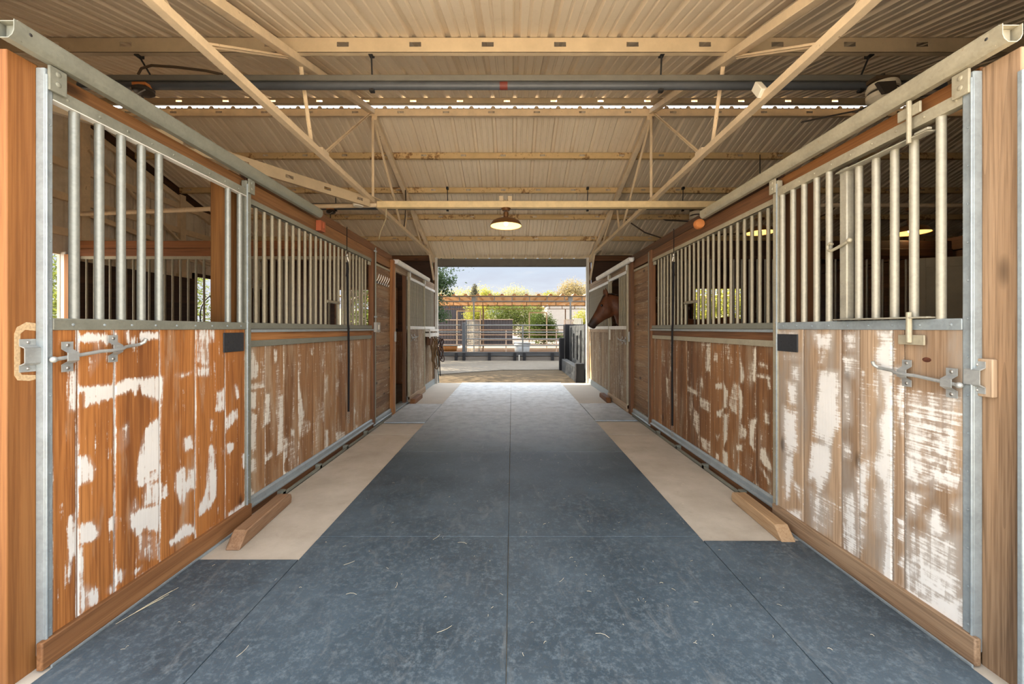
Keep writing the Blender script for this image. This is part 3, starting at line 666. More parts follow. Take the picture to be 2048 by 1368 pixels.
def bare_fan(x, y, z, label):
    t = thing('ceiling_fan', label, 'fan', (x,y,z), 'ceiling fans above the stalls')
    MB().lathe([(0.0,0.03),(0.05,0.03),(0.075,0.01),(0.08,-0.015),(0.05,-0.04),(0.0,-0.045)],(x,y,z),24).build('motor', M['fan_dark'], t)
    MB().box(x-0.07,x+0.05,y-0.04,y+0.04,z+0.03,z+0.055).build('mount_plate', M['orange_wood'], t)
    MB().tube([(x-0.01,y,z-0.04),(x-0.01,y,z-0.17)],0.009,8).build('pull_rod', M['fan_dark'], t)
    MB().tube([(x-0.07,y-0.05,z+0.0),(x-0.05,y-0.06,z-0.05),(x,y-0.06,z-0.06),(x+0.06,y-0.05,z-0.02)],0.006,6).build('wire_loop', M['chain'], t)
bare_fan(-3.29,3.56,3.475,'dark fan mount without blades hanging above the near left stall')
bare_fan(-3.28,7.22,3.47,'dark fan mount above the far left stall')

# ------------------------------------------------------------------ lamps
def pendant(x, y, z, stem, label, r=0.21, power=3.5):
    t = thing('pendant_lamp', label, 'lamp', (x,y,z), 'bronze barn lamps')
    o = MB(); 
    prof = [(r+0.006,-0.004),(r+0.006,0.004),(r,0.012),(r*0.96,0.035),(r*0.86,0.062),(r*0.68,0.083),(r*0.42,0.098),(0.045,0.108),(0.045,0.108),(0.034,0.118),(0.034,0.185),(0.0,0.19)]
    o.lathe(prof,(x,y,z),40).build('shade', M['lamp_bronze'], t)
    MB().lathe([(r-0.001,0.0),(r*0.95,0.030),(r*0.85,0.056),(r*0.67,0.077),(r*0.41,0.092),(0.0,0.10)],(x,y,z),40).build('shade_lining', M['lamp_inside'], t)
    MB().ball((x,y,z+0.032),0.030,16,12).build('bulb', M['bulb'], t)
    MB().tube([(x,y,z+0.18),(x,y,z+0.19+stem)],0.0085,8).build('stem', M['lamp_bronze'], t)
    MB().lathe([(0,-0.035),(0.045,-0.035),(0.062,-0.012),(0.066,0.0),(0,0.0)],(x,y,z+0.225+stem),28).build('canopy', M['lamp_bronze'], t)
    l = bpy.data.lights.new('lamp_light','POINT'); l.energy = power; l.color = (1.0,0.69,0.33); l.shadow_soft_size = 0.03
    lo = bpy.data.objects.new('lamp_light', l); COL.objects.link(lo); lo.parent = t; lo.location = (0,0,-0.012)
    return t
lp = pendant(-0.083,5.46,2.755,0.015,'lit bronze barn lamp hanging over the middle of the aisle', power=7)
MB().box(-0.175,-0.12,5.44,5.50,3.085,3.16).box(-0.055,0.0,5.44,5.50,3.085,3.16).tube([(-0.15,5.47,3.14),(-0.09,5.47,3.10),(-0.02,5.47,3.15)],0.008,6).build('mount_bracket', M['steel_tan'], lp)
pendant(5.47,5.47,2.66,0.115,'lit bronze barn lamp in the near right stall, seen past the door bars')
pendant(3.92,6.30,2.865,0.0,'lit bronze barn lamp in the far right stall, seen past the grille')
MB
# cables holding the two stall lamps
tag(MB().tube([(3.92,6.30,3.08),(3.92,6.30,4.10)],0.007,6).build('lamp_rod', M['black_metal']), 'thin rod holding the lamp of the far right stall', 'rod')

# ------------------------------------------------------------------ outer walls of the barn
def wall_poly(name, polys, axis, a0, a1, m):
    b = MB()
    for p in polys: b.prism(p, axis, a0, a1)
    return b.build(name, m, kind='structure')
zg = lambda y: min(zn(y), zf(y)) - 0.005
# left side wall: opening of the near stall (Y 4.05-5.30), window of the far stall (Y 7.73-8.95)
def side_wall(s, name, cuts):
    ys = [1.45] + [c for k in cuts for c in k[:2]] + [9.87]
    polys = []
    x0, x1 = s*6.15, s*6.19
    for i in range(0, len(ys), 2): polys.append([(ys[i],-0.05),(ys[i+1],-0.05),(ys[i+1],2.36),(ys[i],2.36)])
    for y0, y1, z0 in cuts:
        if z0 > 0: polys.append([(y0,-0.05),(y1,-0.05),(y1,z0),(y0,z0)])
    polys.append([(1.45,2.36),(9.87,2.36),(9.87,zg(9.87)),(5.6,zg(5.6)),(1.45,zg(1.45))])
    wall_poly(name, polys, 'x', x0, x1, M['side_wall'])
side_wall(-1,'wall_left',[(4.05,5.42,0.0),(7.73,8.95,1.1)])
MB().box(6.15,6.19,1.45,9.87,-0.05,2.45).build('wall_right', M['dark_y'], kind='structure')
wall_poly('wall_right_outer', [[(1.45,-0.05),(9.87,-0.05),(9.87,zg(9.87)),(5.6,zg(5.6)),(1.45,zg(1.45))]], 'x', 10.8, 10.84, M['side_wall'])
for s, n in ((-1,'left'),(1,'right')):
    tag(MB().box(s*1.97,s*6.1,9.68,9.79,3.0,3.115).build('eave_beam', M['brown_x'], bevel=0.004), 'dark red-brown eave beam above the far %s stall' % n, 'beam')
    # front wings of the barn beside the open aisle end
    x0, x1 = (-6.15,-2.02) if s < 0 else (2.02,10.8)
    MB().box(x0,x1,1.42,1.47,-0.05,zg(1.45)).build('wall_front_'+n, M['grey_z'], kind='structure')
# back wall wings with windows
def back_wall(name, x0, x1, w0, w1, z0, z1):
    b = MB(); y0, y1 = 9.80, 9.86; zt = zg(9.87)-0.004
    b.box(x0,w0,y0,y1,-0.05,zt); b.box(w1,x1,y0,y1,-0.05,zt); b.box(w0,w1,y0,y1,-0.05,z0); b.box(w0,w1,y0,y1,z1,zt)
    b.build(name, M['dark_x'], kind='structure')
back_wall('wall_back_left', -6.15, -1.96, -4.3, -2.86, 1.40, 2.30)
back_wall('wall_back_right', 1.96, 10.8, 4.45, 5.72, 1.35, 2.33)
def win_frame(name, x0, x1, z0, z1, y=9.79, m='brown_x'):
    b = MB(); w=0.05
    b.box(x0-w,x1+w,y-0.02,y+0.01,z1,z1+w); b.box(x0-w,x1+w,y-0.02,y+0.01,z0-w,z0); b.box(x0-w,x0,y-0.02,y+0.01,z0,z1); b.box(x1,x1+w,y-0.02,y+0.01,z0,z1)
    b.build(name, M[m], kind='structure')
win_frame('window_1',-4.3,-2.86,1.40,2.30); win_frame('window_2',4.45,5.72,1.35,2.33)
b = MB()
for y0,y1,z0,z1 in ((7.66,7.73,1.05,2.42),(8.95,9.02,1.05,2.42),(7.66,9.02,2.35,2.42),(7.66,9.02,1.05,1.12)): b.box(-6.15,-6.11,y0,y1,z0,z1)
b.build('window_3', M['dark_y'], kind='structure')
# steel girts and posts on the left and right side walls
for s, n in ((-1,'left'),):
    b = MB(); x = s*6.12
    for z in (2.62,3.10,3.55):
        ya = 1.5 if z < zn(1.5) else 5.5-(4.52-z)/0.302+0.35
        yb = 9.7 if z < zf(9.7) else 5.62+(4.45-z)/0.302-0.35
        b.box(x-0.03,x+0.03,ya,yb,z,z+0.10)
    for y in (5.62,7.3,8.98,3.2): b.box(x-0.05,x+0.05,y,y+0.12,2.3,zg(y)-0.12)
    b.beam((x,5.7,zf(5.7)-0.2),(x,9.7,zf(9.7)-0.2),0.06,0.09); b.beam((x,1.5,zn(1.5)-0.2),(x,5.5,zn(5.5)-0.2),0.06,0.09)
    b.beam((x-s*0.06,5.7,3.9),(x-s*0.06,7.9,2.55),0.05,0.03); b.beam((x-s*0.05,5.72,2.98),(x-s*0.05,9.6,2.50),0.05,0.07)
    b.build('trim_1', M['steel_truss'], kind='structure')
    b = MB(); y = 1.6                                   # raised ribs of the wall sheets
    while y < 9.8:
        b.prism([(x-s*0.03+s*0.062,y),(x-s*0.03+s*0.04,y+0.012),(x-s*0.03+s*0.04,y+0.05),(x-s*0.03+s*0.062,y+0.062)],'z',2.36,zg(y)-0.01); y += 0.203
    b.build('wall_left_ribs', M['side_wall'], kind='structure')
    b = MB(); b.beam((x,5.7,zf(5.7)-0.07),(x,9.8,zf(9.8)-0.07),0.05,0.12); b.beam((x,1.5,zn(1.5)-0.07),(x,5.5,zn(5.5)-0.07),0.05,0.12)
    b.build('trim_3', M['dark_y'], kind='structure')
# dark lining boards inside the stalls (below the steel sheeting)
b = MB()
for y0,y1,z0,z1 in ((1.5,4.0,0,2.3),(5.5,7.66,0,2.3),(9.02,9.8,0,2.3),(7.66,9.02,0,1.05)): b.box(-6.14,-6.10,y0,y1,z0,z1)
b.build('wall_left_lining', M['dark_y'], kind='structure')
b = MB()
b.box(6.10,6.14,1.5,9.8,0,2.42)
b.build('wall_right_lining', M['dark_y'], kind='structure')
MB().box(6.06,6.2,1.5,9.8,2.43,2.60).build('trim_2', M['dark_y'], kind='structure')
# white door jamb and cedar post at the near left stall's outer doorway
tag(MB().box(-6.20,-6.08,5.425,5.455,0,2.40).build('door_jamb', M['steel_white'], bevel=0.01), 'white jamb of the outer doorway at the back of the near left stall', 'jamb')
tag(MB().box(-6.075,-5.97,5.40,5.46,0,2.36).build('stall_post', M['cedar_z'], bevel=0.006), 'reddish wooden post beside the white outer jamb of the left stall', 'post')
# ------------------------------------------------------------------ stall fronts
def smooth_noise(u, v, seed, cells):
    r = np.random.RandomState(seed); g = r.rand(64,64)
    x = u*cells; y = v*cells
    i = np.floor(x).astype(int); j = np.floor(y).astype(int); fx = x-i; fy = y-j
    fx = fx*fx*(3-2*fx); fy = fy*fy*(3-2*fy)
    a = g[i%64,j%64]; b_ = g[(i+1)%64,j%64]; c = g[i%64,(j+1)%64]; d = g[(i+1)%64,(j+1)%64]
    return (a*(1-fx)+b_*fx)*(1-fy)+(c*(1-fx)+d*fx)*fy

def poly_field(Y, Z, poly, soft):
    """0..1 inside a polygon with a soft rim"""
    P = np.array(poly, float).reshape(-1,2)/1000.0
    lo = P.min(0)-soft*2; hi = P.max(0)+soft*2
    out = np.zeros_like(Y); sel = (Y>lo[0])&(Y<hi[0])&(Z>lo[1])&(Z<hi[1])
    if not sel.any(): return out
    y = Y[sel]; z = Z[sel]; ins = np.zeros(len(y), bool); dm = np.full(len(y), 1e9)
    for k in range(len(P)):
        a = P[k]; c = P[(k+1) % len(P)]
        if abs(c[1]-a[1]) > 1e-9:
            ins ^= ((a[1]>z)!=(c[1]>z)) & (y < (c[0]-a[0])*(z-a[1])/(c[1]-a[1])+a[0])
        e = c-a; L = max(1e-12, float(e@e)); tt = np.clip(((y-a[0])*e[0]+(z-a[1])*e[1])/L,0,1)
        dm = np.minimum(dm, np.hypot(y-a[0]-tt*e[0], z-a[1]-tt*e[1]))
    sd = np.where(ins, dm, -dm)
    out[sel] = np.clip(0.5+sd/(2*soft),0,1)
    return out

def board_panel(name, s, xf, edges, z0, z1, m, parent, patches=(), base=0.0, seed=1, res=0.012, thick=0.025, seam=0.5, soft=0.010, horizontal=False, streak=0.0):
    """vertical boards (or horizontal ones) facing the aisle; old paint is kept per vertex"""
    V=[];F=[];rn=[];pt=[]
    r = np.random.RandomState(seed)
    edges = sorted(edges)
    for k in range(len(edges)-1):
        e0, e1 = edges[k]+0.0012, edges[k+1]-0.0012
        val = r.rand(); dx = r.uniform(-0.002,0.002)
        if horizontal: ya, yb, za, zb = z0, z1, e0, e1
        else: ya, yb, za, zb = e0, e1, z0, z1
        ny = max(2, int(round((yb-ya)/res))); nz = max(2, int(round((zb-za)/res)))
        ys = np.linspace(ya,yb,ny+1); zs = np.linspace(za,zb,nz+1)
        Yg, Zg = np.meshgrid(ys, zs, indexing='ij')
        X = np.full_like(Yg, xf+dx)
        if horizontal: X[:,0] += 0.003; X[:,-1] += 0.003
        else: X[0,:] += 0.003; X[-1,:] += 0.003
        p = np.full_like(Yg, base) + (smooth_noise(Yg+3,Zg+3,seed+7,7)-0.5)*base*1.2
        if streak:
            p += streak*np.clip((smooth_noise(Yg+9+k,Zg*0.25+5,seed+9,16)-0.52)*3,0,1)*np.clip(smooth_noise(Yg+1,Zg+1,seed+3,4)*2-0.6,0,1)
        for st, q in patches:
            p = np.maximum(p, poly_field(Yg,Zg,q,soft)*st/100.0)
        dn = np.minimum(np.abs(Yg-ya),np.abs(Yg-yb)) if not horizontal else np.minimum(np.abs(Zg-za),np.abs(Zg-zb))
        on = smooth_noise(Yg*0+k*3.7+0.1, Zg+2, seed+5, 3) if not horizontal else smooth_noise(Yg+2, Zg*0+k*3.7, seed+5, 3)
        p = np.maximum(p, np.where(dn < 0.006, seam*np.clip(on*1.8,0,1), 0))
        b = len(V)
        for i in range(ny+1):
            for j in range(nz+1):
                V.append((s*X[i,j], Yg[i,j], Zg[i,j])); pt.append(float(p[i,j]))
        w = nz+1
        for i in range(ny):
            for j in range(nz):
                q = (b+i*w+j, b+(i+1)*w+j, b+(i+1)*w+j+1, b+i*w+j+1)
                F.append(q if s < 0 else q[::-1]); rn.append(val)
        # sides and back
        c = len(V); xb = xf+thick
        for (x,y,z) in ((xf+0.003,ya,za),(xf+0.003,yb,za),(xf+0.003,yb,zb),(xf+0.003,ya,zb),(xb,ya,za),(xb,yb,za),(xb,yb,zb),(xb,ya,zb)):
            V.append((s*x,y,z)); pt.append(0.0)
        for q in ((c+4,c+7,c+6,c+5),(c,c+4,c+5,c+1),(c+1,c+5,c+6,c+2),(c+2,c+6,c+7,c+3),(c+3,c+7,c+4,c)):
            F.append(q if s < 0 else q[::-1]); rn.append(val)
    g = parent['_org'] if parent is not None else (0,0,0)
    me = bpy.data.meshes.new(name); me.from_pydata([(x-g[0],y-g[1],z-g[2]) for x,y,z in V],[],F)
    me.attributes.new('rnd','FLOAT','FACE').data.foreach_set('value', rn)
    me.attributes.new('paint','FLOAT','POINT').data.foreach_set('value', pt)
    me.materials.append(m); me.update()
    o = bpy.data.objects.new(name, me); COL.objects.link(o)
    if parent is not None: o.parent = parent
    o['_org'] = list(g)
    return o

def rivets(s, x, pts, m, parent, r=0.006, name='rivets'):
    b = MB()
    for y,z in pts: b.lathe([(r,0),(r*0.8,r*0.5),(0,r*0.7)],(0,0,0),8,'x'); n=17; 
    b = MB()
    for y,z in pts:
        q = MB().lathe([(r,0),(r*0.8,-s*r*0.5),(0.0005,-s*r*0.7)],(0,0,0),8,'x')
        b.add([(v[0]+x,v[1]+y,v[2]+z) for v in q.v], q.f)
    return b.build(name, m, parent)

def latch(s, x, ya, yb, za, zb, brackets, bend, parent):
    """sliding rod held by two saddle brackets; (ya,za) is the end by the post"""
    L = MB().tube([(x,ya,za),(x,ya+(yb-ya)*0.5,za+(zb-za)*0.5),(x-s*0.012,ya+(yb-ya)*0.6,za+(zb-za)*0.52),(x-s*0.012,ya+(yb-ya)*0.72,za+(zb-za)*0.6),(x,ya+(yb-ya)*0.8,za+(zb-za)*0.8),(x,yb,zb),(x-s*0.012,yb+0.012,zb+bend*0.4),(x-s*0.018,yb+0.014,zb+bend)],0.0078,10)
    L.ball((x,ya-0.004,za),0.0125,12,8)
    o = L.build('latch_rod', M['hardware'], parent)
    for yc in brackets:
        t = (yc-ya)/(yb-ya); zc = za+(zb-za)*t
        w = 0.021; b = MB(); X0 = x+s*0.017
        b.prism([(zc-0.062,X0),(zc-0.032,X0),(zc-0.018,x-s*0.008),(zc+0.018,x-s*0.008),(zc+0.032,X0),(zc+0.062,X0),(zc+0.062,X0-s*0.004),(zc+0.030,X0-s*0.004),(zc+0.016,x-s*0.0125),(zc-0.016,x-s*0.0125),(zc-0.030,X0-s*0.004),(zc-0.062,X0-s*0.004)],'x',0,1)
        b.v = [(v[2], yc-w+2*w*v[0], v[1]) for v in b.v]
        bo = b.build('latch_bracket', M['hardware'], parent)
        for dz in (-0.047,0.047): MB().ball((X0-s*0.005,yc,zc+dz),0.0075,10,6,(0.5,1,1)).build('screw', M['chain'], bo)
    return o

def near_door(s, label, edges, patches, mplank, bars, barm, base, seed, seam, streak, railm):
    t = thing('sliding_stall_door', label, 'stall door', (s*1.86,1.56,0.012), 'sliding stall doors')
    xa, xb = s*1.850, s*1.887; ys, ye = (1.577,1.607) if s < 0 else (1.597,1.638)
    for (y0,y1,nm) in ((ys,ye,'stile'),(2.777,2.828,'stile')):
        o = MB().box(xa,xb,y0,y1,0.05,2.385).build(nm, M['galv'] if y0<2 else railm, t, bevel=0.004)
        lip = MB().box(s*1.842,s*1.852,y0,y0+0.008,0.05,2.36).build('stile_lip', M['galv'], o, bevel=0.003)
        rivets(s, xa, [(y0+0.02,z) for z in np.arange(0.15,2.3,0.155)], M['galv'], o, 0.005)
        MB().box(s*1.834,s*1.845,y0+0.005,y0+0.066,2.30,2.398).ball((s*1.834,y0+0.035,2.375),0.011,10,6,(0.4,1,1)).ball((s*1.834,y0+0.035,2.335),0.011,10,6,(0.4,1,1)).build('hanger_plate', M['galv_dull'] if s<0 else M['galv_cream'], t, bevel=0.004)
    MB().box(xa,xb,ye,2.777,1.343,1.392).build('middle_rail', M['galv'] if s>0 else M['galv_dull'], t, bevel=0.004)
    rivets(s, xa, [(y,1.366) for y in np.arange(1.68,2.75,0.13)], M['galv'], t, 0.006, 'rail_rivets')
    top = MB().box(xa,xa+s*0.004,ye,2.777,2.275,2.325); MB().box(xa,xb,ye,2.777,2.271,2.275).build('rail_flange', M['steel_white'] if s<0 else railm, t); top.box(xb-s*0.004,xb,1.617,2.777,2.272,2.325)  # left flange is white to paint in its bright reflecting underside
    top.build('top_rail', railm, t)
    rivets(s, xa, [(y,2.300) for y in np.arange(1.66,2.75,0.13)], railm, t, 0.006, 'rail_rivets')
    me = MB().tube([(0,0,0),(0,0,0.884)],0.0172,14).mesh('bar', barm)
    for y in bars: place('bar', me, t, (s*1.868,y,1.39))
    board_panel('plank_panel', s, 1.858, edges, 0.10, 1.345, mplank, t, patches, base, seed, 0.010, 0.024, seam, 0.015 if s<0 else 0.035, False, streak)
    MB().box(s*1.836,s*1.862,1.557 if s<0 else 1.580,2.815,0.008,0.118).build('bottom_board', wood('floorboard_y','y',(0.11,0.045,0.016),(0.22,0.095,0.036),(0.32,0.155,0.062)) if s<0 else wood('weathered_y','y',(0.09,0.048,0.026),(0.24,0.145,0.082),(0.36,0.25,0.155)), t, bevel=0.005)
    MB().box(s*1.822,s*1.83,1.58,2.80,0.002,0.016).build('bottom_edge', M['galv'], t)
    return t
LB = [1.70,1.803,1.904,2.008,2.108,2.62,2.732]
RB = [1.734,2.346,2.442,2.547,2.647,2.750]
LD_E = [1.606,1.703,1.862,2.102,2.340,2.583,2.779]; RD_E = [1.637,1.888,1.946,2.133,2.251,2.541,2.797]
d = near_door(-1,'orange stained stall door at the near left, flecked with white paint', LD_E, PAINT_LEFT_DOOR, M['planks_left'], LB, M['bar_silver'], 0.03, 21, 0.85, 0.0, M['galv_dull'])
latch(-1,-1.826,1.592,1.955,1.226,1.272,(1.650,1.838),0.028,d)
q = MB().box(-1.850,-1.858,2.560,2.752,1.195,1.322).build('black_plate', M['black_plastic'], d, bevel=0.003); rivets(-1,-1.850,[(2.60,1.26),(2.62,1.26),(2.65,1.262),(2.70,1.262)],M['black_metal'],q,0.004)
d = near_door(1,'weathered stall door at the near right, worn white paint and long latch', RD_E, PAINT_RIGHT_DOOR, M['planks_right'], RB, M['bar_cream'], 0.05, 33, 0.35, 0.10, M['galv_cream'])
latch(1,1.826,1.632,1.985,1.118,1.155,(1.668,1.858),0.03,d)
q = MB().box(1.850,1.858,2.585,2.782,1.195,1.312).build('black_plate', M['black_plastic'], d, bevel=0.003); rivets(1,1.850,[(2.62,1.26),(2.74,1.26)],M['black_metal'],q,0.004)
tubem = MB().tube([(0,0,0),(0,0,0.83)],0.0175,14).mesh('yoke_bar', M['bar_cream'])
kh = MB().ball((1.8575,1.785,1.21),0.020,16,8,(0.06,1.0,0.55)); kh.build('knot_hole', plain('knot_dark',(0.09,0.03,0.016),0.7,0,0.3,0.4,80), d)
yk = MB().box(1.842,1.848,1.755,2.25,1.396,1.404).box(1.815,1.876,1.745,2.255,1.396,1.402).build('drop_gate_bottom_bar', M['bar_cream'], d, bevel=0.002)
MB().box(1.825,1.876,1.755,2.25,2.220,2.227).box(1.815,1.835,1.74,1.80,2.222,2.232).build('drop_gate_top_bar', M['bar_cream'], d, bevel=0.002)
for y in (1.851,1.945,2.045,2.145): place('drop_gate_bar', tubem, d, (1.868,y,1.395))
MB().box(1.848,1.893,2.200,2.250,1.396,2.245).build('drop_gate_post', M['bar_cream'], d, bevel=0.006)
MB().tube([(1.842,2.18,1.83),(1.835,2.215,1.815),(1.835,2.25,1.805),(1.83,2.285,1.795),(1.828,2.305,1.805),(1.828,2.308,1.83),(1.830,2.293,1.84),(1.833,2.28,1.83)],0.0085,10).ball((1.842,2.175,1.832),0.014,10,8).build('drop_gate_hook', M['galv_cream'], d)
MB().box(1.835,1.843,1.775,1.895,1.275,1.320).tube([(1.825,1.832,1.285),(1.825,1.832,1.425)],0.011,10).build('pin_bracket', M['galv_cream'], d, bevel=0.002)
MB().box(1.832,1.842,1.79,1.895,2.325,2.375).tube([(1.825,1.832,2.20),(1.825,1.832,2.395)],0.010,10).build('pin_bracket', M['galv_cream'], d, bevel=0.002)

# posts that carry the near doors
def catch(s, y, z, parent, block):
    if block: MB().box(s*1.867,s*1.889,y-0.052,y+0.012,z-0.075,z+0.075).build('catch_block', M['grey_z'], parent, bevel=0.004)
    x = s*1.889 if not block else s*1.867
    b = MB(); Y0 = y-0.03; Y1 = y+0.025
    pr = [(z-0.064,x-s*0.002),(z-0.039,x-s*0.002),(z-0.029,x-s*0.024),(z+0.029,x-s*0.024),(z+0.039,x-s*0.002),(z+0.064,x-s*0.002)]
    for (za,xa),(zb,xb) in zip(pr[:-1],pr[1:]):
        b.beam((xa,(Y0+Y1)/2,za),(xb,(Y0+Y1)/2,zb),Y1-Y0,0.004,(1,0,0))
    o = b.build('latch_catch', M['hardware'], parent)
    for dz in (-0.051,0.051): MB().ball((x-s*0.005,Y0+0.028,z+dz),0.007,10,6,(0.5,1,1)).build('screw', M['chain'], o)
t = thing('door_post', 'tall orange brown wooden post at the front left edge, with steel catch', 'post', (-1.93,1.54,-0.05), 'wooden posts at the front of the aisle')
MB().box(-1.889,-2.02,1.490,1.588,-0.05,2.398).build('post_timber', M['post_left'], t, bevel=0.004)
g = MB(); pm = plain('bare_wood_ring',(0.46,0.33,0.19),0.8,0,0.2,0.25,120)
for k in range(1): 
    g.prism([(1.512,1.172),(1.522,1.152),(1.56,1.145),(1.585,1.15),(1.585,1.165),(1.535,1.172),(1.53,1.18),(1.53,1.33),(1.545,1.345),(1.585,1.34),(1.585,1.37),(1.55,1.375),(1.52,1.355),(1.512,1.33),(1.512,1.19)],'x',-1.8891,-1.8875)
g.build('bare_patch', pm, t)
catch(-1, 1.555, 1.245, t, False)
t = thing('door_post', 'tall weathered grey and tan wooden post at the front right edge', 'post', (1.93,1.56,-0.05), 'wooden posts at the front of the aisle')
MB().box(1.889,2.02,1.478,1.605,-0.05,2.398).build('post_timber', M['post_right'], t, bevel=0.004)
catch(1, 1.60, 1.155, t, True)
tag(MB().box(1.868,1.95,1.458,1.475,0.0,2.30).build('corner_strip', M['galv'], bevel=0.003), 'pale metal corner strip at the very right edge by the post', 'strip')

for s, n in ((-1,'left'),(1,'right')):
    t = thing('jamb_post', '%s orange wooden jamb post behind the near %s door bars' % ('bright' if s<0 else 'dark', n), 'post', (s*2.02,2.82,0), 'jamb posts behind the near doors')
    MB().box(s*1.955,s*2.09,2.76,2.90,-0.02,2.45).build('post_timber', M['jamb_left'] if s<0 else M['brown_z'], t, bevel=0.004)

# door tracks
def track(s, y0, y1, z, label, m, xi=1.799, grp='galvanised door tracks'):
    t = thing('door_track', label, 'door track', (s*1.84,y0,z), grp)
    w = 0.076; h = 0.068
    outer = [(xi,z+h),(xi,z+0.028),(xi+0.007,z+0.012),(xi+0.022,z),(xi+w-0.022,z),(xi+w-0.007,z+0.012),(xi+w,z+0.028),(xi+w,z+h)]
    inner = [(xi+w-0.003,z+h),(xi+w-0.003,z+0.029),(xi+w-0.010,z+0.014),(xi+w-0.023,z+0.003),(xi+0.023,z+0.003),(xi+0.010,z+0.014),(xi+0.003,z+0.029),(xi+0.003,z+h)]
    b = MB(); b.prism([(s*x,zz) for x,zz in outer]+[(s*x,zz) for x,zz in inner],'y',y0,y1)
    b.box(s*(xi-0.001),s*(xi+w+0.001),y0+0.01,y1-0.01,z+h-0.001,z+h+0.002)
    b.build('track_channel', m, t)
    MB().box(s*(xi+0.010),s*(xi+0.066),y0+0.03,y0+0.034,z+0.006,z+0.066).build('track_end', m, t)
    b = MB()
    for y in (y0+0.05,): b.ball((s*xi,y,z+0.045),0.006,8,6,(0.4,1,1))
    b.build('track_bolt', M['black_metal'], t)
track(-1,1.440,3.79,2.402,'dull galvanised door track over the near left stall door',M['galv_dull'])
track(1,1.462,3.82,2.402,'cream toned door track over the near right stall door',M['galv_cream'])
track(-1,6.30,8.75,2.375,'pale round door track over the far left doorway',M['rail_white'])
track(1,6.12,8.55,2.375,'pale round door track over the far right horse door',M['rail_white'])
tag(MB().lathe([(0,0),(0.042,0),(0.05,0.015),(0.05,0.05),(0.0,0.05)],(1.855,3.92,2.385),16,'y').build('track_stop', M['orange_wood']), 'round orange wood end at the far end of the right track', 'wooden stop')
tag(MB().box(-1.85,-1.90,3.86,3.95,2.30,2.40).box(-1.84,-1.85,3.90,3.93,2.33,2.38).build('track_stop', plain('red_stain',(0.30,0.07,0.025),0.6)), 'small red wooden stop at the end of the left track', 'wooden stop')

# header timbers along the top of the stall fronts
for s, n, a, c in ((-1,'left','header_left','brown_y'),(1,'right','brown_y','dark_y')):
    t = thing('header_beam', 'long double timber header along the top of the %s stall fronts' % n, 'beam', (s*1.93,1.62,2.29), 'timber headers above the stall fronts')
    MB().box(s*1.905,s*1.955,1.62,2.86,2.335,2.415).build('lower_board', M['header_left'] if s<0 else wood('amber_y','y',(0.13,0.048,0.012),(0.25,0.10,0.030),(0.34,0.155,0.055)), t, bevel=0.003)
    MB().box(s*1.905,s*1.955,2.87,6.36,2.292,2.412).build('lower_board', M[a], t, bevel=0.004)
    MB().box(s*1.915,s*1.965,2.87,6.36,2.418,2.515).build('upper_board', M[c], t, bevel=0.004)
    MB().box(s*1.905,s*1.955,6.37,9.82,2.292,2.36).build('lower_board', M['grey_y'], t, bevel=0.004)
    MB().box(s*1.905,s*1.955,6.37,9.82,2.363,2.44).build('upper_board', M['grey_y'], t, bevel=0.004)

